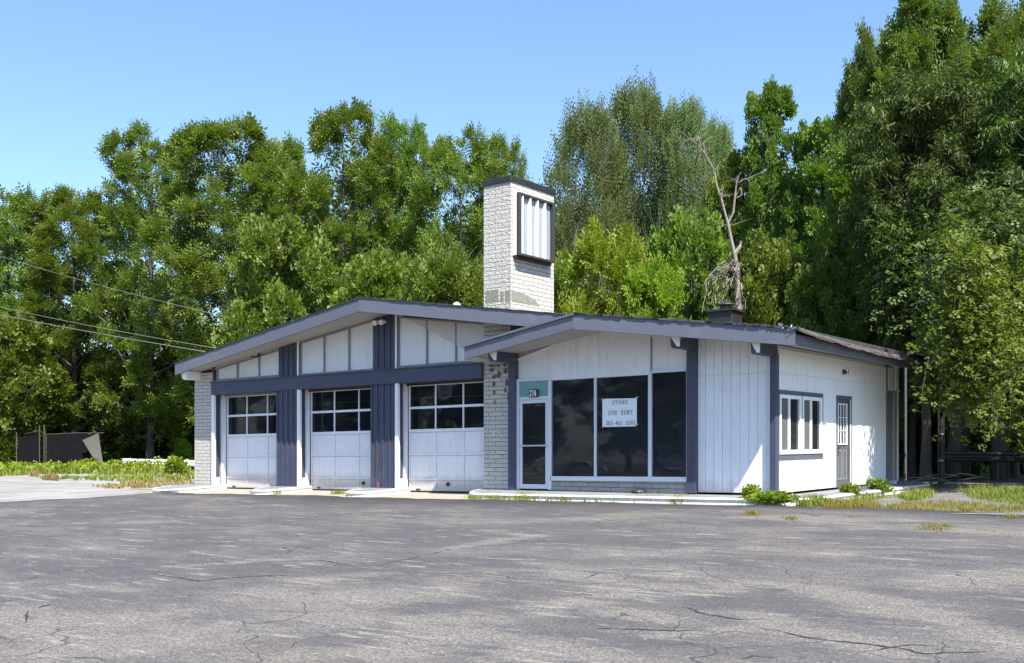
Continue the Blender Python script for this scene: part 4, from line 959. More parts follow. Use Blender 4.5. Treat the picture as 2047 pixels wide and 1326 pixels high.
def crown_points(r, H, z0, Rr, nl, prof, lobe=.36, clumps=14, per=16, up=.25, csz=.30, zst=.6, cst=1.0):
    """lobes > clumps > spray positions; returns lobe centres, clump centres, spray positions and directions"""
    lobes, cl, P, D = [], [], [], []
    for i in range(nl):
        t = (i+.5)/nl; t = min(1, max(0, t+r.uniform(-.04, .04))); z = z0+(H-z0)*t
        rm = Rr*prof(t); lr = Rr*lobe*r.uniform(.65, 1.15)*(.75 if t > .85 else 1); az = i*2.39996+r.uniform(-.4, .4)
        rad = max(0, rm-lr*.6)*r.uniform(.55, 1.08)
        c = np.array([rad*math.cos(az), rad*math.sin(az), min(z, H-lr*.75*cst)]); lobes.append(c)
        m = clumps; d = r.normal(0, 1, (m, 3)); d[:, 2] = np.abs(d[:, 2])*.9-.25; d[:, :2] += .5*np.array([math.cos(az), math.sin(az)])
        d /= np.linalg.norm(d, axis=1, keepdims=True); cc = c+d*np.array([1, 1, cst])*lr*r.uniform(.55, 1.0, (m, 1))
        cl.append(cc)
        for k in range(m):
            n = per; o = r.normal(0, 1, (n, 3)); o /= np.linalg.norm(o, axis=1, keepdims=True); o[:, 2] *= zst
            pos = cc[k]+o*lr*csz*r.uniform(.3, 1.0, (n, 1)); P.append(pos)
            D.append(o*.6+d[k]*.7+np.array([0, 0, up])+r.normal(0, .3, (n, 3)))
    return lobes, cl, np.concatenate(P), np.concatenate(D)
def trunk_mb(r, H, rad, lobes, cl, lean=(0, 0), fork=False, limb_r=.33, twig=3):
    mb = MB(); pts = []; n = 9; ox = oy = 0
    for k in range(n):
        t = k/(n-1); ox += r.normal(0, .05)*H/18+lean[0]/n; oy += r.normal(0, .05)*H/18+lean[1]/n; pts.append((ox if k else 0, oy if k else 0, H*.86*t-(.15 if k == 0 else 0)))
    rads = [rad*(1.25 if k == 0 else 1)*(1-.85*k/(n-1)) for k in range(n)]
    mb.tube(pts, rads, 8)
    def at(z):
        t = np.clip(z/(H*.86)*(n-1), 0, n-1.001); i = int(t); f = t-i; a, b = np.array(pts[i]), np.array(pts[i+1]); return a+(b-a)*f, rads[i]*(1-f)+rads[i+1]*f
    for c, cc in zip(lobes, cl):
        zs_ = max(H*.10, c[2]-np.hypot(c[0], c[1])*r.uniform(.5, 1.0)); a, ra = at(min(zs_, H*.8)); m_ = (a+c)/2+np.array([0, 0, -.03*H*r.uniform(0, 1)])+r.normal(0, .12, 3)
        mb.tube([a, m_, c], [ra*limb_r*1.5, ra*limb_r, ra*limb_r*.4+.01], 5, False)
        for k in range(min(twig, len(cc))): mb.tube([c, (c+cc[k])/2+r.normal(0, .06, 3), cc[k]], [ra*limb_r*.4+.008, .016, .006], 4, False)
    return mb
round_ = lambda t: math.sin(math.pi*min(1, .12+.88*t)**.9)**.6 if t < 1 else .2
ov = lambda t: max(.25, math.sin(math.pi*(.10+.80*t)))**.75
col = lambda t: (.75+.25*math.sin(math.pi*t))*(1 if t < .7 else 1-(t-.7)*1.9)
vase = lambda t: (.35+.75*t) if t < .6 else .8-(t-.6)*1.3
PROTO = {}
def make_proto(key, seed, H, Rr, z0, kind, mat, nl, prof, size, trad, **k):
    bark = k.pop('bark', M['bark']); r = np.random.default_rng(seed); tk = {a: k.pop(a) for a in list(k) if a in ('limb_r', 'twig', 'lean')}
    lo, cl, P, D = crown_points(r, H, z0, Rr, nl, prof, **k)
    if kind == 'droop': D[:, 2] -= .5
    V = sprays(P, D, size, kind, r)
    cm = leaf_mesh(key+"_crown", V, mat)
    tm = trunk_mb(r, H, trad, lo, cl, **tk); Vt = np.array(tm.V); bm_ = raw_mesh(key+"_trunk", Vt, tm.F, [bark], smooth=True)
    PROTO[key] = (H, Rr, cm, bm_)
make_proto('ashA', 11, 20, 5.2, 3.0, 'compound', M['leaf'], 40, ov, .58, .34, clumps=16, per=19, lobe=.31, csz=.25)
make_proto('ashB', 12, 20, 5.6, 2.0, 'compound', M['leaf'], 42, ov, .56, .36, clumps=16, per=18, lobe=.29, csz=.25)
make_proto('ashC', 13, 18, 4.6, 1.5, 'compound', M['leaf'], 36, ov, .56, .30, clumps=16, per=19, lobe=.34, csz=.25)
make_proto('maple', 14, 15, 3.1, 2.0, 'broad', M['leaf_maple'], 46, ov, .36, .22, clumps=17, per=18, lobe=.40, csz=.25)
make_proto('mapleB', 15, 13, 3.4, 1.0, 'broad', M['leaf'], 42, ov, .40, .22, clumps=16, per=15, lobe=.38)
make_proto('wisp', 16, 15, 3.4, 5.0, 'small', M['leaf_grey'], 70, vase, .50, .11, clumps=11, per=13, lobe=.30, limb_r=.45, twig=11, up=1.6, csz=.50, zst=1.5, cst=2.0, bark=M['greybark'])
make_proto('dark', 17, 14, 3.0, 4.2, 'droop', M['leaf_dark'], 46, ov, .42, .22, clumps=16, per=18, lobe=.42, csz=.27)
make_proto('tallR', 27, 14, 3.0, 3.0, 'compound', M['leaf_maple'], 34, ov, .46, .20, clumps=17, per=21, lobe=.38, csz=.25)
make_proto('bushy', 18, 6.5, 2.6, .6, 'compound', M['leaf_fresh'], 26, ov, .42, .09, clumps=15, per=15, lobe=.42)
make_proto('bushm', 19, 6.5, 2.6, .4, 'broad', M['leaf'], 26, ov, .34, .09, clumps=15, per=15, lobe=.42)
def tree(name, label, key, u, vtop, d, halfw, rz=0.0, cat="tree", group=None, mat=None, lean=0.0, hbase=None):
    H, Rr, cm, tm = PROTO[key]; x, y = UD(u, d); zb = gz(x, y) if hbase is None else hbase
    root = thing(name, label, cat, (x, y, zb), group, rz); root.rotation_euler[1] = lean
    sz = (ZV(u, vtop, d)-zb)/H; sxy = halfw*d/F_PX/Rr; root.scale = (sxy, sxy, sz)
    a = bpy.data.objects.new("trunk", tm); b = bpy.data.objects.new("crown", cm)
    for o in (a, b): sc.collection.objects.link(o); o.parent = root
    if mat:
        b.material_slots[0].link = 'OBJECT'; b.material_slots[0].material = mat
    return root
T = tree
gl_, gb_, gr_ = "tall trees along the left side", "trees behind the building", "dense trees at the right"
T("tall_tree", "dark round topped tree at the left edge of the photo", 'ashC', 20, 392, 82, 135, .4, group=gl_, mat=M['leaf_maple'])
T("tall_tree", "feathery green tree above the leaning screen fence", 'ashA', 150, 388, 80, 120, 1.9, group=gl_)
T("tall_tree", "tree stepping up just left of the tallest crown over the guardrail", 'ashB', 300, 268, 78, 130, .9, group=gl_)
T("tall_tree", "broad light green tree rising above the left eave of the garage", 'ashA', 450, 248, 72, 150, 3.0, group=gl_)
T("tall_tree", "lower green tree between the left eave tree and the tree over the garage ridge", 'ashC', 560, 300, 76, 95, 4.1, group=gl_)
T("tall_tree", "tallest dark green tree straight behind the garage ridge", 'ashB', 690, 226, 60, 135, 2.2, group=gb_)
T("tall_tree", "tree whose crown rises right of the garage ridge", 'ashC', 790, 258, 62, 95, 5.0, group=gb_)
T("tall_tree", "tree with a pointed top left of the block tower", 'ashA', 925, 276, 58, 105, .2, group=gb_)
T("tall_tree", "slim crown just behind the left side of the block tower", 'ashC', 1010, 292, 60, 70, 1.2, group=gb_)
T("wispy_tree", "thin grey green tree of bare upright stems right of the block tower", 'wisp', 1175, 228, 50, 110, 0, group=gb_)
T("wispy_tree", "tallest thin grey green tree with many bare stems behind the shop roof", 'wisp', 1275, 190, 52, 110, 2.0, group=gb_)
T("wispy_tree", "thin grey green tree just left of the dead trunk", 'wisp', 1370, 222, 50, 95, 4.0, group=gb_)
T("wispy_tree", "small thin tree whose top shows around the tip of the dead trunk", 'wisp', 1430, 262, 52, 70, 5.0, group=gb_)
T("maple_tree", "narrow maple with a square top right of the dead trunk", 'maple', 1540, 184, 46, 70, 0, group=gb_)
T("maple_tree", "lower green maple between the dead trunk and the narrow maple", 'mapleB', 1470, 330, 48, 75, 1.0, group=gb_)
T("maple_tree", "green maple with small peaks left of the big dark tree", 'maple', 1640, 250, 44, 85, 2.4, group=gb_)
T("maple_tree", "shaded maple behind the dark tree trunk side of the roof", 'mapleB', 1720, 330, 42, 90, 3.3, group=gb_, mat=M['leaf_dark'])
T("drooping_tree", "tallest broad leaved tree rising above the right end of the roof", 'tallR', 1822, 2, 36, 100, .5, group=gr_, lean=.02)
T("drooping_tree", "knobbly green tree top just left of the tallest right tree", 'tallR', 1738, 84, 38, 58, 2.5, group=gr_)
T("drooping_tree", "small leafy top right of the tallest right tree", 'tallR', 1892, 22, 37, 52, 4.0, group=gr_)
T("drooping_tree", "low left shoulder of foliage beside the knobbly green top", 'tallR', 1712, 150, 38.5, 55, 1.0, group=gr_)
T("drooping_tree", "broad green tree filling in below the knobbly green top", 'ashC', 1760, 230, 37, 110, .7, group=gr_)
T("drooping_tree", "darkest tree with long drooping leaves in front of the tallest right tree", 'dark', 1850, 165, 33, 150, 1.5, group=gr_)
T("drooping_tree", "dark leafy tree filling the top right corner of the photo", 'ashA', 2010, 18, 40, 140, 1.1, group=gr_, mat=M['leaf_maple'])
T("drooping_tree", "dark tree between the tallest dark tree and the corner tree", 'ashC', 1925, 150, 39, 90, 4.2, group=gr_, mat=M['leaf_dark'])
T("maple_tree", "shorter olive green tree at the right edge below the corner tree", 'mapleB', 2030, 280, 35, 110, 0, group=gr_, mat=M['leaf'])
T("drooping_tree", "dark tree added for canopy shade at the right edge nearer than the corner tree", 'dark', 2160, 60, 31, 190, 1.3, group=gr_)  # added, mostly out of view, to shade the trunks at the right
T("drooping_tree", "unseen dark tree added for canopy shade just outside the right edge", 'ashC', 2330, 60, 31, 200, 2.3, group=gr_, mat=M['leaf_dark'])  # unseen tree, put here for its canopy shade
T("drooping_tree", "unseen dark tree added for shading the gate post from the right", 'ashA', 2420, 40, 27, 260, 2.3, group=gr_, mat=M['leaf_dark'])  # unseen too, added so the right side falls into shade
T("young_tree", "bright yellow green young tree behind the roof right of the block tower", 'bushy', 1215, 478, 42, 95, 0, group="young trees over the roof line")
T("young_tree", "yellow green young tree behind the middle of the shop roof", 'bushy', 1300, 545, 41, 80, 2.0, group="young trees over the roof line")
T("young_tree", "mid green young tree left of the dead trunk", 'bushm', 1385, 440, 43, 85, 1.0, group="young trees over the roof line")
T("young_tree", "mid green young tree right of the black flue", 'bushm', 1540, 500, 40, 85, 3.0, group="young trees over the roof line")
T("young_tree", "green young tree leaning over the right end of the shop roof", 'bushm', 1640, 540, 37, 75, 4.0, group="young trees over the roof line", mat=M['leaf_maple'])
T("young_tree", "bright feathery young tree left of the tower foot over the garage roof", 'bushy', 890, 520, 45, 95, 1.0, group="young trees over the roof line", mat=M['leaf'])
T("young_tree", "young tree with bare twigs over the left slope of the garage roof", 'bushm', 560, 455, 52, 110, 5.0, group="young trees over the roof line")
T("young_tree", "mid green young tree behind the garage roof right of its ridge", 'bushm', 770, 520, 48, 100, 2.2, group="young trees over the roof line")
T("young_tree", "shaded young tree behind the tower foot on its right", 'bushm', 1110, 520, 46, 70, 2.9, group="young trees over the roof line")
# shrubs low on the left
for (u, vt, d, hw, lab, m_) in ((25, 640, 76, 90, "large green shrub at the left edge left of the screen fence", None), (150, 700, 84, 100, "green shrub behind the dark screen fence", None), (270, 720, 80, 90, "shaded green shrub right of the screen fence", 'leaf_dark'), (370, 700, 84, 70, "dark shrub behind the guardrail beside the block pillar", 'leaf_dark')):
    T("shrub", lab, 'bushm', u, vt, d, hw, u*.01, "shrub", "shrubs at the edge of the wood", mat=M[m_] if m_ else None)

# the wood behind: one mass
r = np.random.default_rng(99); P, D = [], []
sky_ = [(-150, 430), (0, 440), (60, 460), (100, 530), (180, 430), (260, 380), (350, 330), (480, 310), (600, 350), (700, 290), (800, 310), (870, 380), (950, 340), (1060, 400), (1150, 420), (1250, 400), (1400, 420), (1470, 420), (1540, 300), (1620, 330), (1700, 300), (1800, 160), (1950, 120), (2100, 80), (2300, 60)]
for k in range(1500):
    u = r.uniform(-180, 2260); dd = np.interp(u, [0, 500, 1100, 1700, 2200], [96, 90, 66, 54, 50])+r.uniform(0, 10); vt = np.interp(u, [a for a, b in sky_], [b for a, b in sky_])
    v = vt+20+(905-vt)*r.uniform(0, 1)**1.0+r.uniform(0, 40); v = min(v, 900)
    x, y = UD(u, dd); z = ZV(u, v, dd); n = 26; o = r.normal(0, 1, (n, 3)); o /= np.linalg.norm(o, axis=1, keepdims=True)
    P.append(np.array([x, y, z])+o*r.uniform(.7, 1.5)*np.array([1, 1, .8])); D.append(o+np.array([0, 0, .2])+r.normal(0, .3, (n, 3)))
Vw = sprays(np.concatenate(P), np.concatenate(D), 1.15, 'compound', r); Vw[:, 2] += TILT*(CC*Vw[:, 0]+SS*Vw[:, 1])
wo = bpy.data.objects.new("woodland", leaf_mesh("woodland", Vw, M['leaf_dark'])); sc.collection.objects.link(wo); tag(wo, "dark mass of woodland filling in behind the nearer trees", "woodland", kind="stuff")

# dead snag
x0_, y0_ = UD(1475, 38); sn = thing("dead_tree", "bleached dead tree trunk standing behind the black flue", "tree", (x0_, y0_, gz(x0_, y0_)))
def snp(u, v, d=38): x, y = UD(u, d); return (x, y, ZV(u, v, d))
mb = MB(); mb.tube([(x0_, y0_, gz(x0_, y0_)-.1), snp(1477, 640), snp(1474, 560), snp(1470, 515), snp(1462, 480), snp(1456, 450), snp(1449, 425), snp(1441, 395), snp(1432, 368), snp(1428, 340), snp(1410, 308)], [.16, .12, .09, .075, .058, .05, .043, .038, .03, .02, .014], 7); mb.build("trunk", M['deadwood'], sn, smooth=True)
for pts_, r0 in (([(1455, 448), (1466, 425), (1469, 395), (1480, 375)], .045), ([(1469, 395), (1473, 360), (1481, 345)], .03), ([(1468, 510), (1478, 495), (1482, 482)], .08), ([(1410, 308), (1395, 290), (1383, 280)], .03), ([(1410, 308), (1406, 285)], .02), ([(1480, 362), (1500, 355), (1530, 342)], .015), ([(1481, 375), (1483, 390), (1472, 396)], .03)):
    mb = MB(); mb.tube([snp(u, v) for u, v in pts_], [r0*(1-.6*k/len(pts_)) for k in range(len(pts_))], 5); mb.build("branch", M['deadwood'], sn)
rr = random.Random(21); mb = MB()
for k in range(38):
    u, v = rr.uniform(1450, 1480), rr.uniform(515, 560); pts_ = [snp(u, v)]; du = rr.uniform(-16, 5); dv = rr.uniform(-2, 9)
    for j in range(7): u += du+rr.uniform(-6, 6); v += dv+rr.uniform(-5, 6); dv += 2.2; du *= .75; pts_.append(snp(u, min(v, 632), 38+rr.uniform(-.6, .6)))
    mb.tube(pts_, [.017*(1-.7*j/8) for j in range(8)], 4, False)
mb.build("hanging_twigs", M['deadwood'], sn)
mb = MB()
for k in range(46):
    u0, v0 = rr.choice([(1430, 340), (1410, 308), (1395, 290), (1441, 395), (1480, 365), (1455, 450), (1383, 280)]); a = rr.uniform(0, 6.283); L = rr.uniform(15, 55); q = [snp(u0, v0)]; u, v = u0, v0
    for j in range(4): a += rr.uniform(-.5, .5); u += math.cos(a)*L/4; v -= abs(math.sin(a))*L/4*rr.choice((1, 1, -.4)); q.append(snp(u, v, 38+rr.uniform(-.3, .3)))
    mb.tube(q, [.009, .008, .006, .004, .003], 4, False)
mb.build("twigs", M['deadwood'], sn)
# bare branches in the middle distance
rr = random.Random(31)
for (ub, vb, d, lab) in ((1330, 510, 46, "leafless grey branching sapling behind the bright young trees"), (1195, 480, 46, "leafless upright grey stems right of the tower sign")):
    xx, yy_ = UD(ub, d); bt = thing("bare_sapling", lab, "tree", (xx, yy_, gz(xx, yy_))); mb = MB()
    def grow(p, a, e, L, r0, dep):
        q = [p]
        for k in range(4):
            a += rr.uniform(-.25, .25); e += rr.uniform(-.1, .15); q.append((q[-1][0]+L/4*math.cos(e)*math.cos(a), q[-1][1]+L/4*math.cos(e)*math.sin(a), q[-1][2]+L/4*math.sin(e)))
        mb.tube(q, [r0*(1-.15*k) for k in range(5)], 4, False)
        if dep: 
            for k in range(3): grow(q[rr.randint(2, 4)], a+rr.uniform(-1.3, 1.3), min(1.4, max(.1, e+rr.uniform(-.5, .4))), L*.62, r0*.5, dep-1)
    for k in range(5): grow((xx+rr.uniform(-.5, .5), yy_+rr.uniform(-.5, .5), gz(xx, yy_)), rr.uniform(0, 6.3), 1.3, 5.2, .045, 3)
    mb.build("branches", M['deadwood'], bt)

# right hand side trunks, vines
for (ua, va, ub, vb, d, r0, lab) in ((1905, 905, 1922, 700, 33, .19, "leaning bare trunk in the shade nearest the building"), (1930, 890, 1936, 700, 35, .14, "thin shaded trunk second from the building"), (1994, 905, 2000, 760, 33, .2, "thick straight shaded trunk at the right"), (2012, 900, 2005, 800, 34, .09, "thin crooked trunk at the right of the thick trunk")):
    xa, ya = UD(ua, d); tt = thing("shaded_trunk", lab, "tree trunk", (xa, ya, gz(xa, ya)), "shaded trunks at the right"); mb = MB()
    P0 = [(xa, ya, gz(xa, ya)-.1)]
    for k in range(1, 7):
        t = k/6; u = ua+(ub-ua)*t; x, y = UD(u, d); P0.append((x, y, gz(x, y)+5.2*t))
    mb.tube(P0, [r0*(1.15-.5*k/6) for k in range(7)], 9); mb.build("trunk", M['bark'], tt, smooth=True)
def vine(lab, ucen, uw, v0, v1, d, n, mat, seed):
    r = np.random.default_rng(seed); x, y = UD(ucen, d); rt = thing("vine_curtain", lab, "vine", (x, y, gz(x, y)), "hanging vines at the right")
    P, D = [], []; st_ = MB()
    for k in range(n):
        u = ucen+r.normal(0, .5)*uw; va = v0+(v1-v0)*(.62*r.uniform(0, 1)**.6-.12*r.uniform(0, 1)); L = r.uniform(.15, .5)*(v1-v0); dd = d+r.uniform(-.8, .8); m = int(26)
        t = np.linspace(0, 1, m); uu = u+np.cumsum(r.normal(0, 1.6, m)); vv = va+L*t
        pts_ = np.array([[*UD(a, dd), ZV(a, b, dd)] for a, b in zip(uu, vv)]); st_.tube(pts_[9::5], .009, 4, False)
        P.append(pts_+r.normal(0, .20, pts_.shape)); o = r.normal(0, .6, (m, 3)); o[:, 2] -= .3; o += np.array([.3, -.7, 0]); D.append(o)
    V = sprays(np.concatenate(P), np.concatenate(D), .20, 'broad', r); V[:, 2] += TILT*(CC*V[:, 0]+SS*V[:, 1]); V -= np.array(rt.location)
    o = bpy.data.objects.new("leaves", leaf_mesh("vine_leaves", V, mat)); sc.collection.objects.link(o); o.parent = rt
    st_.build("stems", M['bark'], rt)
vine("light green heart leaved vine hanging beyond the right end of the roof", 1950, 62, 470, 850, 24.6, 190, M['leaf'], 41)
vine("dark vine covering the foot of the tallest right tree", 1830, 55, 420, 690, 32, 200, M['leaf_dark'], 42)
vine("deep green vine curtain behind the light leaved vine right of the roof", 1975, 95, 380, 850, 26.2, 330, M['leaf_dark'], 47)
vine("ragged vine at the right edge of the photo above the dark shade", 2045, 45, 560, 880, 27, 170, M['leaf_maple'], 43)
vine("vine strands drooping beside the eave end", 1868, 16, 650, 790, 28.6, 60, M['leaf'], 44)

# understorey: dark bushes behind trunks on the right and behind the building
r = np.random.default_rng(5); P, D = [], []
for k in range(330):
    u = r.choice([r.uniform(1780, 2300), r.uniform(-150, 420)], p=[.55, .45]); dd = r.uniform(38, 46) if u > 1000 else r.uniform(84, 94)
    v = r.uniform(780, 930) if u > 1000 else r.uniform(760, 925); x, y = UD(u, dd); z = max(gz(x, y)+.3, ZV(u, v, dd)); n = 26
    o = r.normal(0, 1, (n, 3)); o /= np.linalg.norm(o, axis=1, keepdims=True); P.append(np.array([x, y, z])+o*r.uniform(.4, 1.1)); D.append(o+np.array([0, 0, .3]))
Vw = sprays(np.concatenate(P), np.concatenate(D), .7, 'broad', r); Vw[:, 2] += TILT*(CC*Vw[:, 0]+SS*Vw[:, 1])
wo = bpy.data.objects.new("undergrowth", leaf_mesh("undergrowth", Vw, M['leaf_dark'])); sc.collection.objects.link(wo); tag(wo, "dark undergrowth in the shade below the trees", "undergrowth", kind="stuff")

# ---------------------------------------------------------------- grass and weeds
def blades(n, sampler, h0, h1, w0, r, clump=6):
    V = []
    for _ in range(n):
        x, y, hs = sampler()
        for k in range(clump):
            bx, by = x+r.gauss(0, .035)*clump**.3, y+r.gauss(0, .035)*clump**.3; h = r.uniform(h0, h1)*hs; a = r.uniform(0, 6.283); ln = h*r.uniform(.1, .6); w1 = w0*r.uniform(.6, 1.3)
            z = gz(bx, by)+.004; c_, s_ = math.cos(a), math.sin(a); px_, py_ = -s_*w1, c_*w1
            z += TILT*(CC*bx+SS*by)
            mx_, my_ = bx+c_*ln*.35, by+s_*ln*.35
            V += [(bx-px_, by-py_, z), (bx+px_, by+py_, z), (mx_+px_*.8, my_+py_*.8, z+h*.6), (mx_-px_*.8, my_-py_*.8, z+h*.6)]
            V += [(mx_-px_*.8, my_-py_*.8, z+h*.6), (mx_+px_*.8, my_+py_*.8, z+h*.6), (bx+c_*ln+px_*.1, by+s_*ln+py_*.1, z+h), (bx+c_*ln-px_*.1, by+s_*ln-py_*.1, z+h)]
    return np.array(V)
def poly_sampler(poly_uv, r, hs=1.0):
    us = [p[0] for p in poly_uv]; vs = [p[1] for p in poly_uv]
    def inside(u, v):
        c = False; n = len(poly_uv)
        for i in range(n):
            (x1, y1), (x2, y2) = poly_uv[i], poly_uv[(i+1) % n]
            if (y1 > v) != (y2 > v) and u < (x2-x1)*(v-y1)/(y2-y1)+x1: c = not c
        return c
    def f():
        while True:
            u, v = r.uniform(min(us), max(us)), r.uniform(min(vs), max(vs))
            if inside(u, v):
                x, y = G(u, v); e = .55+.45*math.sin(x*1.7+y*2.3)+.3*math.sin(x*5.1-y*3.7)
                return x, y, hs*max(.35, min(1.3, .6+.5*e))
    return f
def grass(name, lab, specs, mat):
    A = []
    for n, poly, h0, h1, w0, cl_, seed in specs:
        r_ = random.Random(seed); A.append(blades(n, poly_sampler(poly, r_), h0, h1, w0, r_, cl_))
    V = np.concatenate(A); o = bpy.data.objects.new(name, leaf_mesh(name, V, mat)); sc.collection.objects.link(o); tag(o, lab, "grass", kind="stuff"); return o
grass("grass", "bright green weeds and grass strip before the fence and guardrail", [
    (2600, [(-150, 930), (0, 929), (200, 925), (300, 928), (395, 926), (400, 938), (330, 947), (250, 950), (120, 948), (0, 953), (-150, 956)], .2, .5, .04, 8, 1),
    (300, [(60, 958), (240, 952), (395, 944), (400, 958), (330, 966), (180, 962)], .10, .25, .03, 6, 2)], M['grass_green'])
grass("grass", "green grass patches on the gravel at the right", [
    (900, [(1905, 975), (2047, 978), (2200, 980), (2200, 1005), (2047, 1012), (1950, 1000)], .06, .18, .006, 7, 3),
    (260, [(1795, 995), (1830, 980), (1865, 978), (1862, 996), (1820, 1003)], .05, .15, .007, 7, 4),
    (260, [(1590, 1012), (1640, 1002), (1760, 988), (1780, 996), (1700, 1010)], .05, .14, .006, 6, 5)], M['grass_green'])
grass("grass", "golden dry grass fringe along the asphalt edge at the right", [
    (560, [(1640, 1016), (1660, 1004), (1745, 1006), (1752, 1018), (1700, 1020)], .04, .11, .004, 7, 6),
    (520, [(1755, 1018), (1800, 1008), (1900, 1006), (1990, 1014), (2047, 1018), (2047, 1026), (1890, 1026), (1800, 1024)], .04, .11, .004, 7, 7),
    (90, [(1840, 1062), (1890, 1050), (1895, 1064), (1865, 1070)], .04, .1, .004, 7, 8), (30, [(1690, 1036), (1700, 1033), (1706, 1038), (1696, 1040)], .03, .08, .004, 6, 9), (40, [(2012, 1036), (2030, 1032), (2030, 1040)], .04, .1, .004, 7, 10),
    (40, [(1490, 1034), (1510, 1030), (1512, 1036)], .05, .12, .004, 7, 11), (30, [(1565, 1042), (1585, 1040), (1588, 1046)], .04, .09, .004, 7, 12), (50, [(1800, 1050), (1850, 1046), (1860, 1060), (1810, 1058)], .03, .07, .004, 6, 13), (20, [(1950, 1062), (1990, 1060), (1980, 1066)], .03, .07, .004, 5, 14)], M['grass_gold'])
grass("grass", "dry tan grass across the pale pavement at the left", [
    (170, [(180, 972), (270, 964), (380, 958), (386, 968), (300, 976), (220, 978)], .05, .16, .03, 6, 15), (60, [(85, 960), (112, 958), (115, 962)], .1, .3, .03, 6, 16), (25, [(60, 952), (75, 950), (75, 955)], .2, .4, .03, 6, 17)], M['grass_dry'])
r = np.random.default_rng(61); rp = random.Random(62); P, D = [], []
smp = poly_sampler([(-150, 932), (0, 931), (200, 927), (300, 929), (395, 927), (400, 938), (330, 945), (250, 948), (120, 946), (0, 951), (-150, 954)], rp)
for k in range(1500):
    x, y, hs = smp(); h_ = .5*hs*rp.uniform(.5, 1.1); n = 12; o = r.normal(0, .55, (n, 3)); P.append(np.array([x, y, gz(x, y)])+np.stack([r.normal(0, .3, n), r.normal(0, .3, n), h_*r.uniform(.1, 1, n)], 1)); o[:, 2] = np.abs(o[:, 2])+.35; D.append(o)
Vw = sprays(np.concatenate(P), np.concatenate(D), .34, 'broad', r); Vw[:, 2] += TILT*(CC*Vw[:, 0]+SS*Vw[:, 1])
wo = bpy.data.objects.new("weeds", leaf_mesh("weeds", Vw, M['leaf_fresh'])); sc.collection.objects.link(wo); tag(wo, "lush bright weeds in front of the screen fence and guardrail", "weeds", kind="stuff")
# weeds at the kerb
def at_kerb(u0, u1, v0, v1): return [(u0, v1), (u0, v0), (u1, v0), (u1, v1)]
ks = [(940, 1000, 996, 1001, 70), (1040, 1055, 997, 1001, 50), (1060, 1100, 997, 1001, 90), (1118, 1160, 998, 1003, 120), (1280, 1320, 1002, 1006, 60), (1345, 1400, 1003, 1008, 120), (1405, 1490, 1004, 1009, 130), (345, 365, 977, 981, 50), (508, 540, 986, 989, 50), (545, 560, 987, 990, 30), (668, 690, 988, 991, 50), (705, 728, 990, 994, 70), (1600, 1650, 1006, 1014, 160), (1000, 1400, 1002, 1006, 60)]
grass("grass", "tufts of grass growing from the joint along the kerb", [(n, at_kerb(a, b, c, d), .05, .19, .007, 9, 50+i) for i, (a, b, c, d, n) in enumerate(ks)], M['grass_green'])
def leafy(name, lab, u, v, wpx, hm, mat, seed, grp=None, kind='broad', size=.11, n=300):
    r = np.random.default_rng(seed); x, y = G(u, v); zb = gz(x, y); rt = thing(name, lab, "plant", (x, y, zb), grp); rad = wpx/2*math.hypot(x, y)/F_PX
    P = np.stack([x+r.normal(0, .42, n)*rad*CC, y-r.normal(0, .25, n)*.3, zb+.03+hm*r.uniform(0, 1, n)**.7], 1); t = np.abs((P[:, 0]-x)/(rad*CC+1e-6)); P[:, 2] = zb+.03+(P[:, 2]-zb)*np.clip(1.15-t*.6, .2, 1)
    D = r.normal(0, .6, (n, 3)); D[:, 2] = np.abs(D[:, 2])+.3; V = sprays(P, D, size, kind, r); V[:, 2] += TILT*(CC*V[:, 0]+SS*V[:, 1]); V -= np.array(rt.location)
    o = bpy.data.objects.new("leaves", leaf_mesh("leaves", V, mat)); sc.collection.objects.link(o); o.parent = rt
    mb = MB()
    for k in range(8):
        p = P[r.integers(n)]; mb.tube([(x+(p[0]-x)*.3, y, zb), tuple(p)], .005, 4, False)
    mb.build("stems", M['grass_green'], rt)
gw = "leafy weeds along the kerb"
leafy("leafy_weed", "wide bright leafy weed sprawling at the kerb corner", 1545, 1013, 120, .17, M['leaf_fresh'], 1, gw, n=800, size=.09)
leafy("leafy_weed", "small leafy weed at the corner kerb left of the grass fringe", 1500, 1010, 40, .26, M['leaf_fresh'], 2, gw, n=200)
leafy("leafy_weed", "round leafy weed below the side kerb nearest the shop corner", 1701, 998, 44, .15, M['leaf'], 3, gw, n=150, size=.15)
leafy("leafy_weed", "larger round leafy weed below the side kerb farther back", 1752, 991, 52, .21, M['leaf'], 4, gw, n=180, size=.15)
leafy("leafy_weed", "leafy weed standing by the guardrail end at the block pillar", 350, 950, 60, .55, M['leaf_fresh'], 5, gw, n=260, size=.4)
leafy("leafy_weed", "taller weed behind the guardrail beside the block pillar", 365, 938, 60, 1.7, M['leaf_fresh'], 6, gw, 'compound', size=.5, n=160)
def stalk(lab, u, v, h, seed, m_):
    x, y = G(u, v); zb = gz(x, y); rt = thing("weed_stalk", lab, "plant", (x, y, zb), "tall weed stalks by the end wall"); rr = random.Random(seed); mb = MB(); mb.tube([(x, y, zb), (x+.02, y, zb+h)], [.008, .004], 4); mb.build("stem", m_, rt)
    mb = MB()
    for k in range(7):
        z = zb+h*(.3+.7*k/7); a = rr.uniform(0, 6.3); L = rr.uniform(.12, .28); px_, py_ = math.cos(a), math.sin(a)
        mb.add([(x, y, z), (x+px_*L*.5-py_*.012, y+py_*L*.5+px_*.012, z+L*.45), (x+px_*L, y+py_*L, z+L*.15), (x+px_*L*.5+py_*.012, y+py_*L*.5-px_*.012, z+L*.45)], [(0,1,2,3)])
    mb.build("leaves", m_, rt, recalc=False)
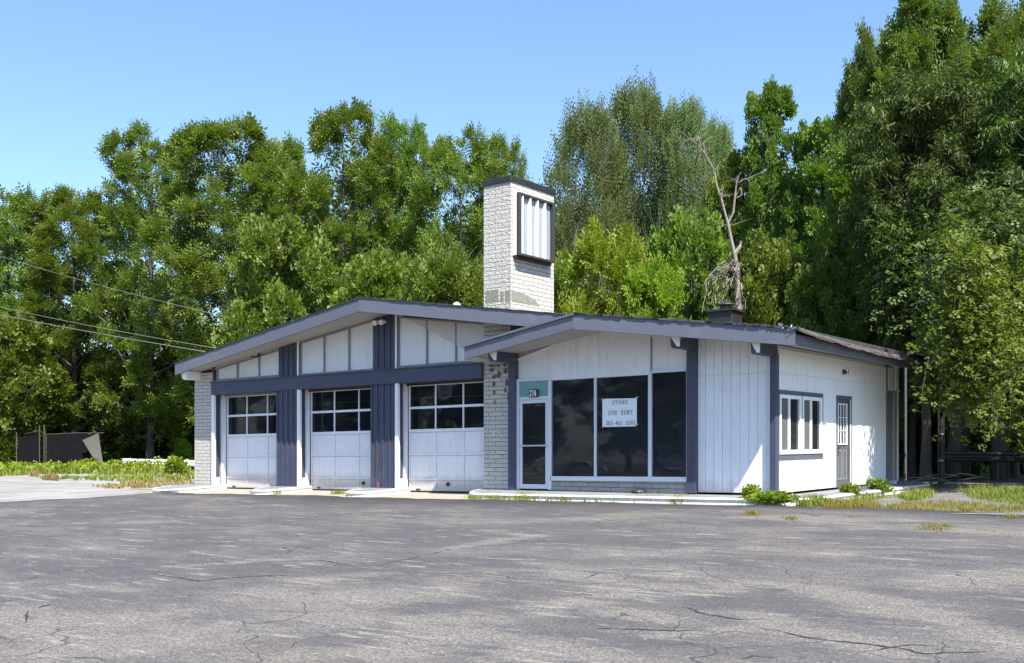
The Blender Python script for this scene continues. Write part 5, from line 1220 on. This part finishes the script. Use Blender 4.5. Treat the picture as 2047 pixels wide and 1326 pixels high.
stalk("thin pale weed stalk in front of the end post", 1786, 974, .62, 1, M['grass_green']); stalk("arching tall weed in front of the block end wall", 1806, 972, .85, 2, M['grass_green'])

# ---------------------------------------------------------------- fence, guardrail, gate, cables
xa, ya = UD(140, 74); fe = thing("screen_fence", "collapsing chain link fence with dark privacy screen at the edge of the wood", "fence", (xa, ya, gz(xa, ya)))
def fp(u, v, d=74): x, y = UD(u, d); return (x, y, ZV(u, v, d))
dsc = paint("dark_privacy_screen", (0.007, 0.007, 0.009), 1.0, (0.018, 0.018, 0.02), 0.6, 1.5)
dsc.node_tree.nodes["Principled BSDF"].inputs["Specular IOR Level"].default_value = 0.1
def sheet(name, pts_, mat, th=.04):
    c = np.array(pts_); nn = np.array([SS, -CC, 0])*th; n = len(pts_)
    mb = MB(); mb.add([tuple(p) for p in c]+[tuple(p-nn) for p in c], [tuple(range(n)), tuple(range(2*n-1, n-1, -1))]+[(i, i+n, (i+1) % n+n, (i+1) % n) for i in range(n)]); return mb.build(name, mat, fe)
sheet("screen", [fp(40, 943), fp(80, 941), fp(79, 868), fp(60, 872), fp(35, 877)], dsc); 
sheet("screen", [fp(93, 941, 73.6), fp(195, 941, 73.6), fp(196, 868, 73.6), fp(150, 868, 73.6), fp(93, 871, 73.6)], dsc)
slat = paint("weathered_slats", (0.13, 0.12, 0.108), 0.8, (0.07, 0.065, 0.06), 0.6, 2)
for k in range(9):
    t = k/9; t2 = (k+.75)/9
    sheet("slat", [fp(193+13*t, 927, 73), fp(193+13*t2, 925, 73), fp(165+32*t2, 880-14*t2, 73), fp(165+32*t, 880-14*t, 73)], slat, .03)
for (u, vt) in ((33, 864), (79, 850), (88, 849), (92, 871)):
    mb = MB(); mb.tube([fp(u, 943), fp(u, vt)], .035, 6); mb.build("post", M['bark'], fe)
mb = MB(); mb.tube([fp(93, 869), fp(150, 866), fp(208, 866)], .03, 6); mb.tube([fp(50, 868), fp(79, 861), fp(92, 871)], .02, 5); mb.tube([fp(88, 849), fp(93, 880), fp(99, 895)], .02, 5); mb.build("top_rail", M['bark'], fe)
xa, ya = UD(320, 68); gr = thing("guardrail", "white steel guardrail behind the weeds left of the block pillar", "guardrail", (xa, ya, gz(xa, ya)))
def rail(nm, par, ua, va, ub, vb, d0, d1, zc, sgn, mat):
    A = np.array([*UD(ua, d0), zc[0]]); B = np.array([*UD(ub, d1), zc[1]]); t = B-A; t /= np.linalg.norm(t); nrm = np.cross(t, [0, 0, 1]); 
    if np.dot(nrm, [SS, -CC, 0]) < 0: nrm = -nrm
    prof = [(-.155, 0), (-.12, .07), (-.07, .085), (-.02, .015), (.02, .015), (.07, .085), (.12, .07), (.155, 0)]
    mb = MB(); vs = [tuple(P_+nrm*o+np.array([0, 0, h])) for P_ in (A, B) for h, o in prof]; n = len(prof)
    mb.add(vs, [(i, i+1, i+1+n, i+n) for i in range(n-1)]); ob = mb.build(nm, mat, par, recalc=False); s_ = ob.modifiers.new("thick", 'SOLIDIFY'); s_.thickness = .008
zr = ZV(300, 926, 68)
wm = paint("white_rail_paint", (0.62, 0.62, 0.6), 0.5, (0.3, 0.27, 0.22), 0.4, 1.5)
def rail_big(nm, par, ua, ub, d, z0_, z1_, s_, mat):
    A = np.array([*UD(ua, d), z0_]); B = np.array([*UD(ub, d), z1_]); nrm = np.array([SS, -CC, 0]); nrm = -np.array([-SS, CC, 0])
    prof = [(-.155, 0), (-.12, .07), (-.07, .085), (-.02, .015), (.02, .015), (.07, .085), (.12, .07), (.155, 0)]
    mb = MB(); n = len(prof); vs = [tuple(P_+nrm*o*s_+np.array([0, 0, h*s_])) for P_ in (A, B) for h, o in prof]
    mb.add(vs, [(i, i+1, i+1+n, i+n) for i in range(n-1)]); ob = mb.build(nm, mat, par, recalc=False); q = ob.modifiers.new("thick", 'SOLIDIFY'); q.thickness = .01
rail_big("rail", gr, 246, 400, 66, ZV(246, 923, 66), ZV(400, 927, 66), 1.15, wm)
for u in (262, 318, 372):
    x, y = UD(u, 66.2); MB().box(x-.07, x+.07, y-.02, y+.12, gz(x, y)-.1, ZV(u, 918, 66)).build("post", M['galv'], gr)
# right: chain-link gate posts, dark rail, pipe at the end wall
d = 30.0; xa, ya = UD(1880, d); gp_ = thing("gate_post", "dark steel gate posts standing in the shade right of the building", "gate post", (xa, ya, gz(xa, ya)))
for u, vt, r0 in ((1876, 800, .03), (1881.5, 835, .045), (1886, 820, .03)):
    x, y = UD(u, d); mb = MB(); mb.tube([(x, y, gz(x, y)-.05), (x, y, ZV(u, vt, d))], r0, 8); mb.build("post", M['black'], gp_)
mb = MB()
for z in (.45, 1.2, 2.0, 2.6):
    x, y = UD(1881.5, d); mb.tube([(x, y, z), (x, y, z+.04)], .062, 10)
mb.build("hinge_band", M['galv'], gp_)
d = 32; xa, ya = UD(1970, d); rl = thing("dark_rail", "black painted steel rail barrier in the shade under the right trees", "guardrail", (xa, ya, gz(xa, ya)))
rail_big("rail", rl, 1888, 2200, d, ZV(1888, 912, d), ZV(2200, 914, d), 1.0, M['black'])
for u in (1905, 1990, 2080): x, y = UD(u, d+.2); MB().box(x-.06, x+.06, y, y+.1, gz(x, y)-.1, ZV(u, 906, d)).build("post", M['black'], rl)
d = 31.3; x, y = UD(1810, d); pp = thing("steel_pipe_post", "thin grey steel pipe post beside the block end wall", "post", (x, y, gz(x, y))); mb = MB(); mb.tube([(x, y, gz(x, y)-.05), (x, y, ZV(1810, 728, d))], .04, 8); mb.build("pipe", M['greydoor'], pp)
# fallen branches at the shade edge
rr = random.Random(77); fb = None
for (u, v, L, lab) in ((1850, 962, 1.3, "pale fallen branch by the end of the kerb"), (1915, 955, 1.6, "curved fallen branch in front of the dark rail")):
    x, y = G(u, v+8); z = gz(x, y); rt = thing("fallen_branch", lab, "branch", (x, y, z)); mb = MB()
    for k in range(4):
        a = rr.uniform(-.7, .7)+(3.14 if k % 2 else 0); pts_ = [(x+L*.3*t*math.cos(a)*3/2, y+L*.12*t*math.sin(a), z+.03+.22*math.sin(t*1.1+k)*abs(math.cos(a))*.6+.05*k) for t in np.linspace(0, 1.3, 6)]; mb.tube(pts_, [.022*(1-.12*j) for j in range(6)], 5)
    mb.build("wood", M['deadwood'], rt)
# overhead cables
def cable(lab, P0, P1, sag, r0, mat):
    A, B = np.array(P0), np.array(P1); mid = (A+B)/2; rt = thing("overhead_cable", lab, "cable", tuple(B), "overhead cables at the left"); mb = MB()
    mb.tube([tuple(A+(B-A)*t-np.array([0, 0, sag*4*t*(1-t)])) for t in np.linspace(0, 1, 24)], r0, 5); mb.build("wire", mat, rt, smooth=True)
wire = paint("cable_grey", (0.2, 0.2, 0.205), 0.5, (0.2, 0.2, 0.2), 0.2, 2)
def cp(u, v, d): x, y = UD(u, d); return (x, y, ZV(u, v, d))
cable("thick pale overhead cable running down to the left eave of the garage", cp(-300, 565, 48), cp(420, 705, 31), .12, .0095, wire)
cable("thinner overhead cable just above the thick pale one", cp(-300, 535, 52), cp(436, 697, 32), .25, .0065, M['greytrim'])
cable("topmost overhead cable slanting behind the left slope of the garage roof", cp(-200, 440, 60), cp(450, 633, 36), .3, .0065, M['greytrim'])

# ---------------------------------------------------------------- what stands across the street (seen only in the shop glass)
gs = "street trees opposite, mirrored in the shop windows"
def back(xw, yw, key, h, rw, lab, m_=None):
    H, Rr, cm, tm = PROTO[key]; root = thing("street_tree", lab, "tree", (xw, yw, gz(xw, yw)), gs); root.scale = (rw/Rr, rw/Rr, h/H)
    for nm, mm in (("trunk", tm), ("crown", cm)):
        o = bpy.data.objects.new(nm, mm); sc.collection.objects.link(o); o.parent = root
        if nm == "crown" and m_: o.material_slots[0].link = 'OBJECT'; o.material_slots[0].material = m_
for i in range(22):
    t = -42+i*7.5+3*math.sin(i*2.3); dd = 128+7*math.sin(i*1.7); bx, by = -12.8-.5375*dd+.846*t, 20.1-.846*dd-.5375*t
    back(bx, by, ('ashA', 'ashB', 'ashC')[i % 3], 21+3*math.sin(i), 6.5+math.cos(i*2), "dark street tree across the road, mirrored in the shop glass", M['leaf_dark'])
def strip(name, d0, d1, L, dz, mat, label):
    mb = MB(); q = [(-12.8-.5375*d_+.846*t_, 20.1-.846*d_-.5375*t_) for d_, t_ in ((d0, -L), (d0, L), (d1, L), (d1, -L))]
    q = clip_y(q, -12.0, False); mb.add([(x, y, gz(x, y)+dz) for x, y in q], [tuple(range(len(q)))]); o = mb.build(name, mat, None, recalc=False); tag(o, label, None, kind="structure")
strip("road", 72, 88, 130, .012, M['gravel'], "road running past on the far side of the lot")
mb = MB(); mb.quad((-90, -10.8, gz(0, -10.8)+.006), (40, -10.8, gz(0, -10.8)+.006), (40, -4.0, gz(0, -4.0)+.006), (-90, -4.0, gz(0, -4.0)+.006)); mb.quad((-90, -45, gz(0, -45)+.006), (40, -45, gz(0, -45)+.006), (40, -10.9, gz(0, -10.9)+.006), (-90, -10.9, gz(0, -10.9)+.006))
o = mb.build("lot_entrance", M['asphalt'], None, recalc=False); tag(o, "asphalt of the lot continuing toward the road", None, kind="structure")
def suv(cx1, cy1, rz, lab, paintm):
    rt = thing("parked_car", lab, "car", (cx1, cy1, gz(cx1, cy1)), "cars parked across the road", rz)
    side = [(-2.3, .35), (-2.32, .8), (-2.2, 1.02), (-2.05, 1.1), (-1.95, 1.62), (-1.7, 1.74), (.2, 1.74), (.95, 1.12), (2.0, 1.02), (2.3, .85), (2.32, .4), (1.9, .3), (-1.9, .3)]
    mb = MB(); mb.prism_y(side, -.88, .88); mb.build("body", paintm, rt, bevel=.06, local=True)
    for y in (-.895, .885): mb = MB(); mb.prism_y([(-1.8, 1.12), (.75, 1.12), (.15, 1.62), (-1.7, 1.62)], y, y+.01); mb.build("side_window", M['black'], rt, local=True)
    for x in (-1.45, 1.45):
        for y in (-.92, .72):
            mb = MB(); mb.tube([(x, y, .35), (x, y+.2, .35)], .35, 16); w_ = mb.build("wheel", M['black'], rt, local=True); mb = MB(); mb.tube([(x, y-.005, .35), (x, y+.205, .35)], .2, 12); mb.build("rim", M['galv'], w_, local=True)
ang = math.atan2(-.5375, .846)
suv(-12.8-.5375*90, 20.1-.846*90, ang, "silver sport utility car parked across the road, mirrored in the shop glass", paint("silver_car_paint", (0.5, 0.51, 0.53), 0.3, (0.4, 0.4, 0.4), 0.1, 3))
suv(-12.8-.5375*96+.846*9, 20.1-.846*96-.5375*9, ang+1.2, "dark blue car parked across the road at an angle", paint("dark_car_paint", (0.06, 0.07, 0.10), 0.3, (0.1, 0.1, 0.1), 0.1, 3))
